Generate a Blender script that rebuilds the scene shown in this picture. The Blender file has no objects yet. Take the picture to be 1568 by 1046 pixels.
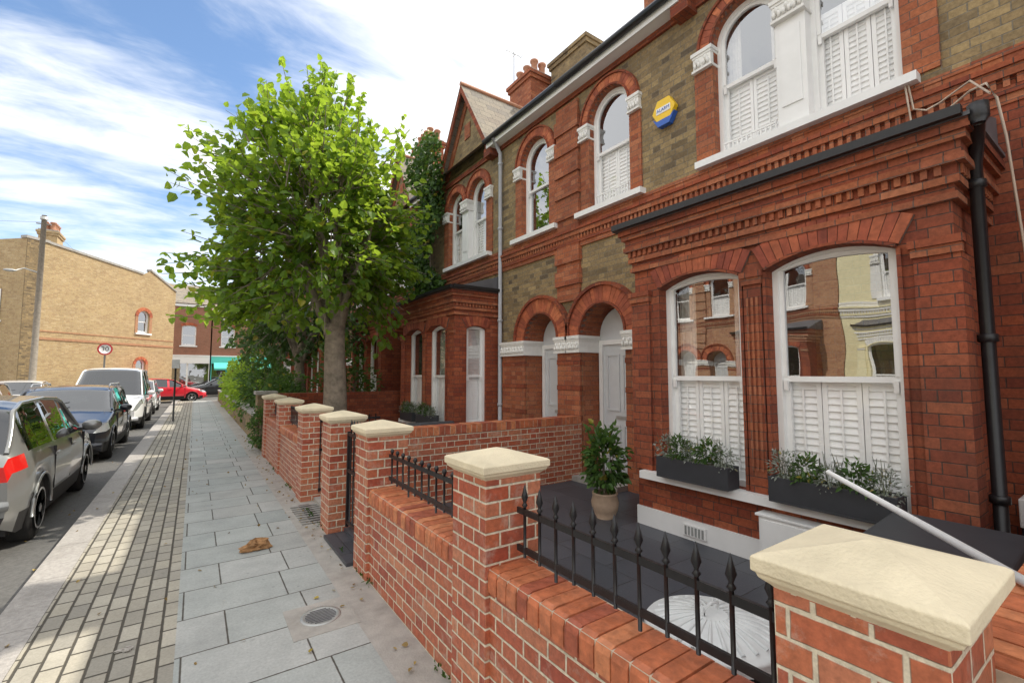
import bpy, math, random
import numpy as np
from mathutils import Vector, Matrix
random.seed(7); rng=np.random.default_rng(7)
S=bpy.context.scene
# ------------------------------------------------------------------ node helpers
class G:
    def __init__(s,nt): s.nt=nt
    def n(s,t,ins=None,**at):
        n=s.nt.nodes.new(t)
        for k,v in at.items(): setattr(n,k,v)
        for k,v in (ins or {}).items():
            if isinstance(v,bpy.types.NodeSocket): s.nt.links.new(v,n.inputs[k])
            elif v is not None: n.inputs[k].default_value=v
        return n
    def m(s,op,a,b=None,c=None,clamp=False):
        n=s.nt.nodes.new('ShaderNodeMath'); n.operation=op; n.use_clamp=clamp
        for i,v in enumerate((a,b,c)):
            if v is None: continue
            if isinstance(v,bpy.types.NodeSocket): s.nt.links.new(v,n.inputs[i])
            else: n.inputs[i].default_value=v
        return n.outputs[0]
    def mix(s,f,a,b,mode='MIX'):
        n=s.nt.nodes.new('ShaderNodeMix'); n.data_type='RGBA'; n.blend_type=mode
        for i,v in ((0,f),(6,a),(7,b)):
            if isinstance(v,bpy.types.NodeSocket): s.nt.links.new(v,n.inputs[i])
            else: n.inputs[i].default_value=v
        return n.outputs[2]
    def ramp(s,f,stops,interp='LINEAR'):
        n=s.nt.nodes.new('ShaderNodeValToRGB'); r=n.color_ramp; r.interpolation=interp
        while len(r.elements)<len(stops): r.elements.new(0.5)
        for e,(p,c) in zip(r.elements,stops): e.position=p; e.color=c4(c)
        s.nt.links.new(f,n.inputs[0]); return n.outputs[0]
def c4(c):
    if isinstance(c,(int,float)): return (c,c,c,1)
    return (c[0],c[1],c[2],1)
def sc_(cols,k): return [tuple(x*k for x in c) for c in cols]
def newmat(name):
    m=bpy.data.materials.new(name); m.use_nodes=True; nt=m.node_tree; nt.nodes.clear()
    g=G(nt); out=g.n('ShaderNodeOutputMaterial'); b=g.n('ShaderNodeBsdfPrincipled'); nt.links.new(b.outputs[0],out.inputs[0])
    return m,g,b,out
def simple(name,col,rough=.6,var=.15,scale=6,bump=0.0,bscale=40,metal=0,coat=0,spec=.5,dirt=0.0):
    m,g,b,out=newmat(name)
    geo=g.n('ShaderNodeNewGeometry')
    nz=g.n('ShaderNodeTexNoise',{'Vector':geo.outputs['Position'],'Scale':scale,'Detail':3.0,'Roughness':.6})
    f=g.n('ShaderNodeMapRange',{'Value':nz.outputs[0],'From Min':.3,'From Max':.7,'To Min':1-var,'To Max':1+var}).outputs[0]
    cc=g.n('ShaderNodeCombineColor',{0:f,1:f,2:f}).outputs[0]
    col_=g.mix(1.0,c4(col),cc,'MULTIPLY')
    if dirt>0:
        n2=g.n('ShaderNodeTexNoise',{'Vector':geo.outputs['Position'],'Scale':1.7,'Detail':6.0,'Roughness':.7})
        f2=g.n('ShaderNodeMapRange',{'Value':n2.outputs[0],'From Min':.5,'From Max':.72,'To Min':0.0,'To Max':dirt}).outputs[0]
        col_=g.mix(f2,col_,c4((col[0]*.35,col[1]*.34,col[2]*.3)))
    g.nt.links.new(col_,b.inputs['Base Color'])
    b.inputs['Roughness'].default_value=rough; b.inputs['Metallic'].default_value=metal
    b.inputs['Coat Weight'].default_value=coat; b.inputs['Specular IOR Level'].default_value=spec
    if bump>0:
        nb=g.n('ShaderNodeTexNoise',{'Vector':geo.outputs['Position'],'Scale':bscale,'Detail':3.0})
        bp=g.n('ShaderNodeBump',{'Height':nb.outputs[0],'Strength':bump,'Distance':.01}); g.nt.links.new(bp.outputs[0],b.inputs['Normal'])
    return m
def bond(g,u,v,P,ratio,h,off,m0,m1,wob=.003):
    geo=g.n('ShaderNodeNewGeometry')
    w=g.n('ShaderNodeTexNoise',{'Vector':geo.outputs['Position'],'Scale':18.0,'Detail':1.0}).outputs[0]
    w=g.m('MULTIPLY',g.m('SUBTRACT',w,.5),wob*2)
    vh=g.m('DIVIDE',v,h); row=g.m('FLOOR',vh)
    par=g.m('SUBTRACT',row,g.m('MULTIPLY',g.m('FLOOR',g.m('DIVIDE',row,2.0)),2.0))
    ur=g.m('ADD',g.m('DIVIDE',u,P),g.m('MULTIPLY',par,off)); cell=g.m('FLOOR',ur); fr=g.m('SUBTRACT',ur,cell)
    hd=g.m('GREATER_THAN',fr,ratio)
    du=g.m('MULTIPLY',g.m('MINIMUM',g.m('MINIMUM',fr,g.m('ABSOLUTE',g.m('SUBTRACT',fr,ratio))),g.m('SUBTRACT',1.0,fr)),P)
    fz=g.m('SUBTRACT',vh,row); dz=g.m('MULTIPLY',g.m('MINIMUM',fz,g.m('SUBTRACT',1.0,fz)),h)
    d=g.m('ADD',g.m('MINIMUM',du,dz),w)
    mask=g.n('ShaderNodeMapRange',{'Value':d,'From Min':m0,'From Max':m1},interpolation_type='SMOOTHSTEP').outputs[0]
    idv=g.n('ShaderNodeCombineXYZ',{0:g.m('ADD',g.m('MULTIPLY',cell,2.0),hd),1:row,2:0.5}).outputs[0]
    wn=g.n('ShaderNodeTexWhiteNoise',{'Vector':idv},noise_dimensions='3D')
    return mask,wn.outputs['Value'],wn.outputs['Color'],geo
def wallcoords(g):
    geo=g.n('ShaderNodeNewGeometry')
    p=g.n('ShaderNodeSeparateXYZ',{0:geo.outputs['Position']}); n=g.n('ShaderNodeSeparateXYZ',{0:geo.outputs['True Normal']})
    u=g.m('SUBTRACT',g.m('MULTIPLY',p.outputs[1],n.outputs[0]),g.m('MULTIPLY',p.outputs[0],n.outputs[1]))
    sg=g.m('SIGN',g.m('ADD',g.m('ADD',n.outputs[0],g.m('MULTIPLY',n.outputs[1],.37)),.0001))
    u=g.m('MULTIPLY',u,sg)
    isH=g.m('GREATER_THAN',g.m('ABSOLUTE',n.outputs[2]),.7)
    inv=g.m('SUBTRACT',1.0,isH)
    uu=g.m('ADD',g.m('MULTIPLY',u,inv),g.m('MULTIPLY',p.outputs[0],isH))
    vv=g.m('ADD',g.m('MULTIPLY',p.outputs[2],inv),g.m('MULTIPLY',p.outputs[1],isH))
    return uu,vv
def brick(name,cols,mortar,P=.3375,ratio=.6667,h=.075,off=.5,m0=.003,m1=.007,rough=.85,bump=.6,soot=.3,mvar=.25,wob=.0025,spec=.3,efflo=0,sootcol=(.05,.04,.032)):
    m,g,b,out=newmat(name)
    u,v=wallcoords(g)
    mask,r,rc,geo=bond(g,u,v,P,ratio,h,off,m0,m1,wob)
    n=len(cols); bc=g.ramp(r,[(i/max(1,n-1),c) for i,c in enumerate(cols)])
    nz=g.n('ShaderNodeTexNoise',{'Vector':geo.outputs['Position'],'Scale':35.0,'Detail':3.0,'Roughness':.7}).outputs[0]
    f=g.n('ShaderNodeMapRange',{'Value':nz,'From Min':.3,'From Max':.7,'To Min':1-mvar,'To Max':1+mvar}).outputs[0]
    cc=g.n('ShaderNodeCombineColor',{0:f,1:f,2:f}).outputs[0]
    bc=g.mix(1.0,bc,cc,'MULTIPLY')
    if efflo>0:
        ne=g.n('ShaderNodeTexNoise',{'Vector':geo.outputs['Position'],'Scale':9.0,'Detail':6.0,'Roughness':.75}).outputs[0]
        fe=g.n('ShaderNodeMapRange',{'Value':ne,'From Min':.54,'From Max':.75,'To Min':0.0,'To Max':efflo}).outputs[0]
        bc=g.mix(fe,bc,c4((.6,.50,.42)))
    col=g.mix(mask,g.mix(1.0,c4(mortar),cc,'MULTIPLY'),bc)
    ns=g.n('ShaderNodeTexNoise',{'Vector':geo.outputs['Position'],'Scale':.9,'Detail':6.0,'Roughness':.68}).outputs[0]
    fs=g.n('ShaderNodeMapRange',{'Value':ns,'From Min':.42,'From Max':.7,'To Min':0.0,'To Max':soot}).outputs[0]
    col=g.mix(fs,col,c4(sootcol))
    g.nt.links.new(col,b.inputs['Base Color']); b.inputs['Roughness'].default_value=rough; b.inputs['Specular IOR Level'].default_value=spec
    hgt=g.m('ADD',g.m('MULTIPLY',mask,.8),g.m('MULTIPLY',nz,.35))
    hgt=g.m('ADD',hgt,g.m('MULTIPLY',r,.2))
    bp=g.n('ShaderNodeBump',{'Height':hgt,'Strength':bump,'Distance':.008}); g.nt.links.new(bp.outputs[0],b.inputs['Normal'])
    return m
def paving(name,axis,P,ratio,h,off,cols,joint,m0,m1,rough=.8,bump=.4,stain=.35):
    m,g,b,out=newmat(name)
    geo0=g.n('ShaderNodeNewGeometry'); p=g.n('ShaderNodeSeparateXYZ',{0:geo0.outputs['Position']})
    u,v=(p.outputs[0],p.outputs[1]) if axis=='x' else (p.outputs[1],p.outputs[0])
    mask,r,rc,geo=bond(g,u,v,P,ratio,h,off,m0,m1,.002)
    n=len(cols); bc=g.ramp(r,[(i/max(1,n-1),c) for i,c in enumerate(cols)])
    nz=g.n('ShaderNodeTexNoise',{'Vector':geo.outputs['Position'],'Scale':60.0,'Detail':4.0,'Roughness':.75}).outputs[0]
    f=g.n('ShaderNodeMapRange',{'Value':nz,'From Min':.3,'From Max':.7,'To Min':.82,'To Max':1.14}).outputs[0]
    cc=g.n('ShaderNodeCombineColor',{0:f,1:f,2:f}).outputs[0]
    bc=g.mix(1.0,bc,cc,'MULTIPLY')
    ns=g.n('ShaderNodeTexNoise',{'Vector':geo.outputs['Position'],'Scale':2.3,'Detail':6.0,'Roughness':.7}).outputs[0]
    fs=g.n('ShaderNodeMapRange',{'Value':ns,'From Min':.40,'From Max':.72,'To Min':0.0,'To Max':stain}).outputs[0]
    bc=g.mix(fs,bc,c4([c*.5 for c in cols[0]]))
    vo=g.n('ShaderNodeTexVoronoi',{'Vector':geo.outputs['Position'],'Scale':6.0,'Randomness':1.0})
    fv=g.n('ShaderNodeMapRange',{'Value':vo.outputs['Distance'],'From Min':.04,'From Max':.09,'To Min':.4,'To Max':0.0}).outputs[0]
    bc=g.mix(fv,bc,c4([c*.45 for c in cols[0]]))
    col=g.mix(mask,c4(joint),bc)
    g.nt.links.new(col,b.inputs['Base Color']); b.inputs['Roughness'].default_value=rough; b.inputs['Specular IOR Level'].default_value=.35
    hgt=g.m('ADD',mask,g.m('ADD',g.m('MULTIPLY',nz,.15),g.m('MULTIPLY',r,.25)))
    bp=g.n('ShaderNodeBump',{'Height':hgt,'Strength':bump,'Distance':.008}); g.nt.links.new(bp.outputs[0],b.inputs['Normal'])
    return m
def leafmat(name,dark,light,trans,tf=.4,rough=.5):
    m,g,b,out=newmat(name)
    at=g.n('ShaderNodeAttribute',attribute_name='Col')
    sp=g.n('ShaderNodeSeparateColor',{0:at.outputs['Color']})
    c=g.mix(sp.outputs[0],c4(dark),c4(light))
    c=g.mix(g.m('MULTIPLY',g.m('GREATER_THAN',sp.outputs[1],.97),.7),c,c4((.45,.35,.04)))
    g.nt.links.new(c,b.inputs['Base Color']); b.inputs['Roughness'].default_value=rough
    t=g.n('ShaderNodeBsdfTranslucent',{'Color':g.mix(sp.outputs[0],c4([x*.6 for x in trans]),c4(trans))})
    mx=g.n('ShaderNodeMixShader',{0:tf,1:b.outputs[0],2:t.outputs[0]}); g.nt.links.new(mx.outputs[0],out.inputs[0])
    return m
def glassmat(name,base=.2,k=.7,tint=(1,1,1),pw=3.0):
    m=bpy.data.materials.new(name); m.use_nodes=True; nt=m.node_tree; nt.nodes.clear(); g=G(nt)
    out=g.n('ShaderNodeOutputMaterial'); lw=g.n('ShaderNodeLayerWeight',{'Blend':.5})
    f=g.m('ADD',g.m('MULTIPLY',g.m('POWER',lw.outputs['Facing'],pw),k),base,clamp=True)
    geo=g.n('ShaderNodeNewGeometry'); nz=g.n('ShaderNodeTexNoise',{'Vector':geo.outputs['Position'],'Scale':2.2,'Detail':1.0})
    bp=g.n('ShaderNodeBump',{'Height':nz.outputs[0],'Strength':.08,'Distance':.02})
    gl=g.n('ShaderNodeBsdfGlossy',{'Roughness':.01,'Color':(.95,.97,1,1),'Normal':bp.outputs[0]}); tr=g.n('ShaderNodeBsdfTransparent',{'Color':c4(tint)})
    mx=g.n('ShaderNodeMixShader',{0:f,1:tr.outputs[0],2:gl.outputs[0]}); nt.links.new(mx.outputs[0],out.inputs[0]); return m
# ------------------------------------------------------------------ materials
STOCK=brick('stock_brick',sc_([(.23,.165,.09),(.40,.285,.145),(.30,.215,.115),(.47,.34,.17),(.16,.12,.08)],.82),(.22,.19,.145),soot=.42,m0=.002,m1=.006,sootcol=(.060,.048,.036))
RED=brick('red_brick',sc_([(.44,.13,.06),(.54,.18,.08),(.36,.10,.05),(.58,.22,.11),(.47,.14,.07)],.80),(.15,.105,.085),soot=.38,m0=.0015,m1=.0045,bump=.5)
BAYRED=brick('bay_red_brick',sc_([(.38,.090,.045),(.48,.125,.055),(.30,.068,.038),(.54,.16,.075)],.74),(.09,.055,.045),soot=.45,m0=.0015,m1=.0048,bump=.55)
WALLRED=brick('garden_wall_brick',sc_([(.46,.10,.05),(.54,.17,.08),(.38,.08,.045),(.60,.24,.13),(.48,.115,.06)],.90),(.68,.60,.46),P=.32,h=.071,soot=.12,m0=.0035,m1=.0068,bump=.7,spec=.5,rough=.45,efflo=.6)
OPPBR=brick('opposite_brick',[(.42,.20,.11),(.50,.27,.15),(.36,.15,.09)],(.40,.32,.24),soot=.1)
YELLOW=brick('yellow_flank_brick',[(.44,.31,.16),(.52,.38,.2),(.40,.27,.14),(.56,.42,.24)],(.48,.4,.27),soot=.15)
FARRED=brick('far_red_brick',[(.32,.14,.09),(.38,.17,.11)],(.25,.2,.15),soot=.2)
CREAM=simple('cream_render',(.80,.73,.47),.8,.06,2)
VOU=[simple('voussoir_a',(.42,.115,.052),.8,.3,12,.3,60),simple('voussoir_b',(.50,.155,.068),.8,.3,12,.3,60),simple('voussoir_c',(.32,.083,.042),.8,.3,12,.3,60)]
BVOU=[simple('bay_voussoir_a',(.33,.080,.04),.8,.3,12,.3,60),simple('bay_voussoir_b',(.40,.11,.05),.8,.3,12,.3,60),simple('bay_voussoir_c',(.25,.058,.033),.8,.3,12,.3,60)]
MORT=simple('lime_mortar',(.15,.105,.085),.9,.2,20)
WHITE=simple('white_paint',(.86,.86,.85),.45,.03,5,.05,30,dirt=.05)
SHUT=simple('shutter_white',(.90,.90,.89),.4,.02,5)
STONEW=simple('painted_stone',(.80,.79,.76),.6,.05,8,.25,50,dirt=.15)
CAP=simple('cap_stone',(.80,.70,.50),.75,.09,5,.35,90,dirt=.3)
BLACK=simple('black_iron',(.014,.014,.016),.35,.2,20,.1,60)
GUT=simple('gutter_black',(.015,.015,.017),.4,.2,20)
SLATE=brick('slate_roof',[(.26,.22,.18),(.32,.28,.22),(.21,.19,.17)],(.07,.07,.07),P=.5,ratio=.5,h=.16,off=.25,m0=.0,m1=.006,soot=.2,bump=.6)
LEAD=simple('lead',(.12,.12,.13),.6,.2,4)
INT=simple('interior_wall',(.11,.10,.09),.9,.2,2)
CURT=simple('curtain',(.75,.72,.66),.9,.12,15)
GLASS=glassmat('window_glass',.34,.75); GLASSLO=glassmat('window_glass_lower',.035,.5)
DOORG=simple('door_grey',(.62,.64,.66),.35,.04,5)
ASPH=simple('asphalt',(.12,.118,.115),.9,.2,30,.5,180,dirt=.25)
GROUNDM=simple('ground_mat',(.14,.14,.125),.95,.2,1)
GRAN=simple('granite_kerb',(.36,.34,.32),.75,.18,30,.4,90,dirt=.4)
CONC=simple('concrete',(.39,.37,.34),.85,.14,9,.4,80,dirt=.4)
SLAB=paving('paving_slabs','x',1.10,.57,.47,.36,[(.34,.365,.355),(.42,.44,.425),(.37,.40,.39),(.45,.46,.445),(.385,.395,.38)],(.08,.072,.06),.002,.007,bump=.5,stain=.42)
SETT=paving('block_paving','y',.42,.5,.105,.25,[(.34,.315,.265),(.43,.40,.33),(.29,.275,.24),(.47,.44,.37)],(.075,.068,.055),.004,.010,bump=.8)
DSLATE=paving('slate_paving','y',1.2,.5,.4,.25,[(.050,.055,.066),(.080,.085,.10),(.062,.067,.08)],(.03,.03,.03),.002,.005,rough=.4,stain=.2)
LEAFT=leafmat('tree_leaves',(.035,.10,.012),(.19,.34,.03),(.50,.70,.06),.48)
LEAFD=leafmat('dark_leaves',(.022,.058,.014),(.075,.155,.03),(.15,.28,.04),.33)
LEAFL=leafmat('lavender_leaves',(.14,.18,.13),(.36,.38,.34),(.25,.3,.2),.25)
LEAFB=leafmat('fallen_leaf_mat',(.20,.12,.04),(.45,.33,.10),(.2,.12,.04),.2)
BARK=simple('bark',(.24,.20,.155),.95,.35,9,1.0,25)
TERRA=simple('terracotta',(.42,.20,.12),.8,.15,9)
GALV=simple('galvanised',(.45,.46,.45),.45,.12,12,.2,30,metal=.5)
PLANT=simple('planter_grey',(.04,.043,.05),.5,.1,9)
# ------------------------------------------------------------------ mesh builder
class F:
    def __init__(s,O,A,D): s.O=Vector(O); s.A=Vector(A); s.D=Vector(D)
    def P(s,a,d,z): return (s.O.x+s.A.x*a+s.D.x*d, s.O.y+s.A.y*a+s.D.y*d, s.O.z+z)
class M:
    def __init__(s): s.v=[];s.f=[];s.mi=[];s.mats=[];s.sm=[]
    def idx(s,m):
        if m not in s.mats: s.mats.append(m)
        return s.mats.index(m)
    def add(s,vs,fs,m,smooth=False):
        o=len(s.v); s.v+= [tuple(x) for x in vs]; i=s.idx(m)
        for f in fs: s.f.append([o+k for k in f]); s.mi.append(i); s.sm.append(smooth)
    def quad(s,*a): s.add(a[:-1],[list(range(len(a)-1))],a[-1])
    def box(s,x0,x1,y0,y1,z0,z1,m):
        vs=[(x,y,z) for z in (z0,z1) for y in (y0,y1) for x in (x0,x1)]
        s.add(vs,[(0,2,3,1),(4,5,7,6),(0,1,5,4),(2,6,7,3),(0,4,6,2),(1,3,7,5)],m)
    def fbox(s,F,a0,a1,d0,d1,z0,z1,m):
        vs=[F.P(a,d,z) for z in (z0,z1) for d in (d0,d1) for a in (a0,a1)]
        s.add(vs,[(0,2,3,1),(4,5,7,6),(0,1,5,4),(2,6,7,3),(0,4,6,2),(1,3,7,5)],m)
    def prism(s,F,poly,d0,d1,m):
        n=len(poly); vs=[F.P(a,d0,z) for a,z in poly]+[F.P(a,d1,z) for a,z in poly]
        s.add(vs,[list(range(n)),list(range(2*n-1,n-1,-1))]+[(i,(i+1)%n,n+(i+1)%n,n+i) for i in range(n)],m)
    def tube(s,pts,r,m,n=8,cap=True):
        pts=[Vector(p) for p in pts]; rs=r if isinstance(r,(list,tuple)) else [r]*len(pts)
        vs=[];fs=[]
        for i,p in enumerate(pts):
            t=(pts[min(i+1,len(pts)-1)]-pts[max(i-1,0)]).normalized()
            up=Vector((0,0,1)) if abs(t.z)<.9 else Vector((1,0,0))
            a=t.cross(up).normalized(); b=t.cross(a).normalized()
            for k in range(n):
                an=2*math.pi*k/n; vs.append(p+a*math.cos(an)*rs[i]+b*math.sin(an)*rs[i])
        for i in range(len(pts)-1):
            for k in range(n): fs.append((i*n+k,i*n+(k+1)%n,(i+1)*n+(k+1)%n,(i+1)*n+k))
        if cap: fs.append(list(range(n))); fs.append([(len(pts)-1)*n+k for k in range(n)][::-1])
        s.add(vs,fs,m,True)
    def lathe(s,c,prof,m,n=20,axis='z',smooth=True):
        vs=[];fs=[]
        for r,z in prof:
            for k in range(n):
                an=2*math.pi*k/n
                x,y=r*math.cos(an),r*math.sin(an)
                if axis=='z': vs.append((c[0]+x,c[1]+y,c[2]+z))
                elif axis=='y': vs.append((c[0]+x,c[1]+z,c[2]+y))
                else: vs.append((c[0]+z,c[1]+x,c[2]+y))
        for i in range(len(prof)-1):
            for k in range(n): fs.append((i*n+k,i*n+(k+1)%n,(i+1)*n+(k+1)%n,(i+1)*n+k))
        fs.append(list(range(n))); fs.append([(len(prof)-1)*n+k for k in range(n)])
        s.add(vs,fs,m,smooth)
    def ell(s,c,r,m,n=10,k=6):
        vs=[];fs=[]
        for i in range(k+1):
            ph=math.pi*i/k
            for j in range(n):
                t=2*math.pi*j/n; vs.append((c[0]+r[0]*math.sin(ph)*math.cos(t),c[1]+r[1]*math.sin(ph)*math.sin(t),c[2]+r[2]*math.cos(ph)))
        for i in range(k):
            for j in range(n): fs.append((i*n+j,i*n+(j+1)%n,(i+1)*n+(j+1)%n,(i+1)*n+j))
        s.add(vs,fs,m,True)
    def obj(s,name,parent=None,loc=None,rotz=0,bevel=0):
        me=bpy.data.meshes.new(name); me.from_pydata(s.v,[],s.f)
        for m in s.mats: me.materials.append(m)
        me.polygons.foreach_set('material_index',s.mi); me.polygons.foreach_set('use_smooth',s.sm); me.update()
        o=bpy.data.objects.new(name,me); S.collection.objects.link(o)
        if parent: o.parent=parent
        if loc: o.location=loc; o.rotation_euler[2]=rotz
        if bevel:
            b=o.modifiers.new('b','BEVEL'); b.width=bevel; b.segments=2; b.limit_method='ANGLE'
        return o
def empty(name,loc=(0,0,0),rz=0):
    e=bpy.data.objects.new(name,None); S.collection.objects.link(e); e.location=loc; e.rotation_euler[2]=rz; e.empty_display_size=.1; return e
# ------------------------------------------------------------------ wall panel with arched openings
def arcpts(a0,a1,zs,rise,n=16):
    w=(a1-a0)/2; mid=(a0+a1)/2
    if rise<=0: return [(a0,zs),(a1,zs)]
    R=(w*w+rise*rise)/(2*rise); zc=zs+rise-R; ph=math.asin(min(1,w/R))
    return [(mid+R*math.sin(-ph+2*ph*i/n),zc+R*math.cos(-ph+2*ph*i/n)) for i in range(n+1)]
def panel(mb,F_,a0,a1,z0,z1,ops,m,d=0,depth=.12,mrev=None):
    mrev=mrev or m; cur=a0; P=F_.P
    def q(x0,x1,y0,y1):
        if x1-x0>1e-4 and y1-y0>1e-4: mb.quad(P(x0,d,y0),P(x1,d,y0),P(x1,d,y1),P(x0,d,y1),m)
    for (oa,ob,zb,zs,rise) in sorted(ops):
        q(cur,oa,z0,z1); q(oa,ob,z0,zb)
        pts=arcpts(oa,ob,zs,rise)
        for (p0,q0),(p1,q1) in zip(pts,pts[1:]):
            mb.quad(P(p0,d,q0),P(p1,d,q1),P(p1,d,z1),P(p0,d,z1),m)
            mb.quad(P(p0,d,q0),P(p1,d,q1),P(p1,d+depth,q1),P(p0,d+depth,q0),mrev)
        mb.quad(P(oa,d,zb),P(oa,d,zs),P(oa,d+depth,zs),P(oa,d+depth,zb),mrev)
        mb.quad(P(ob,d,zb),P(ob,d,zs),P(ob,d+depth,zs),P(ob,d+depth,zb),mrev)
        mb.quad(P(oa,d,zb),P(ob,d,zb),P(ob,d+depth,zb),P(oa,d+depth,zb),mrev)
        cur=ob
    q(cur,a1,z0,z1)
def vouss(mb,F_,a0,a1,zs,rise,th,d0,d1,mats,bw=.075,gap=.006,ext=0):
    w=(a1-a0)/2; mid=(a0+a1)/2; R=(w*w+rise*rise)/(2*rise); zc=zs+rise-R; ph=math.asin(min(1,w/R))+ext
    n=max(5,int(round(2*ph*(R+th*.5)/bw))); 
    if n%2==0: n+=1
    g=gap/(R+th)
    for i in range(n):
        t0=-ph+2*ph*i/n+g/2; t1=-ph+2*ph*(i+1)/n-g/2
        pl=[(mid+r*math.sin(t),zc+r*math.cos(t)) for r,t in ((R,t0),(R,t1),(R+th,t1),(R+th,t0))]
        mb.prism(F_,pl,d0-random.random()*.004,d1,random.choice(mats))
    k=14
    for i in range(k):
        t0=-ph+2*ph*i/k; t1=-ph+2*ph*(i+1)/k
        pl=[(mid+r*math.sin(t),zc+r*math.cos(t)) for r,t in ((R+.001,t0),(R+.001,t1),(R+th-.002,t1),(R+th-.002,t0))]
        mb.prism(F_,pl,d0+.007,d1-.002,MORT)
def ring(mb,F_,a0,a1,zs,rise,off,th,d0,d1,m,n=18):
    w=(a1-a0)/2; mid=(a0+a1)/2; R=(w*w+rise*rise)/(2*rise); zc=zs+rise-R; ph=math.asin(min(1,w/R))
    for i in range(n):
        t0=-ph+2*ph*i/n; t1=-ph+2*ph*(i+1)/n
        mb.prism(F_,[(mid+r*math.sin(t),zc+r*math.cos(t)) for r,t in ((R+off,t0),(R+off,t1),(R+off+th,t1),(R+off+th,t0))],d0,d1,m)
def shutters(mb,F_,a0,a1,z0,z1,d,n):
    w=(a1-a0)/n
    for i in range(n):
        x0=a0+i*w+.003; x1=x0+w-.006; st=.034
        mb.fbox(F_,x0,x0+st,d-.006,d+.025,z0,z1,SHUT); mb.fbox(F_,x1-st,x1,d-.006,d+.025,z0,z1,SHUT)
        mb.fbox(F_,x0+st,x1-st,d-.004,d+.025,z0,z0+.05,SHUT); mb.fbox(F_,x0+st,x1-st,d-.004,d+.025,z1-.05,z1,SHUT)
        z=z0+.05; pitch=.055
        while z<z1-.05:
            P=F_.P; a,b=x0+st,x1-st; zt=min(z+pitch,z1-.048)
            mb.add([P(a,d+.000,z+.006),P(b,d+.000,z+.006),P(b,d+.020,zt+.004),P(a,d+.020,zt+.004),P(a,d+.022,z+.003),P(b,d+.022,z+.003)],[(0,1,2,3),(0,1,5,4)],SHUT); z+=pitch
        mb.fbox(F_,(x0+x1)/2-.006,(x0+x1)/2+.006,d-.014,d-.004,z0+.08,z1-.08,SHUT)
def sash(mb,F_,a0,a1,z0,zs,rise,d,shut=0,shn=2,curtain=False,fw=.05,mid=None,re=.3,rd=1.2):
    pts=arcpts(a0,a1,zs,rise); ztop=zs+rise
    zm=mid or (z0+(ztop-z0)*.5)
    mb.fbox(F_,a0,a0+fw,d,d+.09,z0,zs,WHITE); mb.fbox(F_,a1-fw,a1,d,d+.09,z0,zs,WHITE)
    mb.fbox(F_,a0+fw,a1-fw,d,d+.09,z0,z0+.05,WHITE)
    ip=arcpts(a0+fw,a1-fw,zs,max(.01,rise-fw*.6) if rise<.3 else rise-fw)
    for i in range(len(pts)-1):
        mb.prism(F_,[pts[i],pts[i+1],ip[i+1],ip[i]],d,d+.09,WHITE)
    s=.04; b0=a0+fw; b1=a1-fw
    mb.fbox(F_,b0,b1,d+.03,d+.075,zm-.022,zm+.022,WHITE)
    mb.fbox(F_,b0,b0+s,d+.05,d+.085,z0+.05,zm-.022,WHITE); mb.fbox(F_,b1-s,b1,d+.05,d+.085,z0+.05,zm-.022,WHITE)
    mb.fbox(F_,b0+s,b1-s,d+.05,d+.085,z0+.05,z0+.12,WHITE)
    mb.fbox(F_,b0,b0+s*.8,d+.02,d+.055,zm+.022,zs,WHITE); mb.fbox(F_,b1-s*.8,b1,d+.02,d+.055,zm+.022,zs,WHITE)
    up=arcpts(b0,b1,zs,max(.01,rise-fw*.6) if rise<.3 else rise-fw)
    up2=arcpts(b0+s*.8,b1-s*.8,zs,max(.008,rise-fw*.6-.035) if rise<.3 else rise-fw-.032)
    for i in range(len(up)-1): mb.prism(F_,[up[i],up[i+1],up2[i+1],up2[i]],d+.02,d+.055,WHITE)
    for sx in (b0+.01,b1-.04): mb.fbox(F_,sx,sx+.03,d+.005,d+.03,zm-.09,zm-.01,WHITE)
    P=F_.P
    mb.add([P(b0,d+.068,z0+.06),P(b1,d+.068,z0+.06),P(b1,d+.068,zm),P(b0,d+.068,zm)],[(0,1,2,3)],GLASSLO if shut>0 else GLASS)
    poly=[(b0,zm),(b1,zm)]+[p for p in reversed(up)]
    mb.add([P(a,d+.038,z) for a,z in poly],[list(range(len(poly)))],GLASS)
    e=re; r0,r1=a0-e,a1+e; D0=d+.09; D1=d+rd
    mb.add([P(r0,D1,z0-.2),P(r1,D1,z0-.2),P(r1,D1,ztop+.2),P(r0,D1,ztop+.2),P(r0,D0,z0-.2),P(r1,D0,z0-.2),P(r1,D0,ztop+.2),P(r0,D0,ztop+.2)],
           [(0,1,2,3),(0,1,5,4),(3,2,6,7),(0,3,7,4),(1,2,6,5)],INT)
    if shut>0: shutters(mb,F_,a0+.03,a1-.03,z0+.03,z0+(ztop-z0)*shut,d+.098,shn)
    if curtain:
        for (c0,c1) in ((a0+.02,a0+.02+(a1-a0)*.24),(a1-.02-(a1-a0)*.24,a1-.02)):
            n=16; vs=[];fs=[]
            for i in range(n+1):
                a=c0+(c1-c0)*i/n; dd=d+.2+.02*math.sin(i*1.9)
                vs+= [P(a,dd,z0),P(a,dd,ztop-.02)]
            for i in range(n): fs.append((2*i,2*i+1,2*i+3,2*i+2))
            mb.add(vs,fs,CURT,True)
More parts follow.
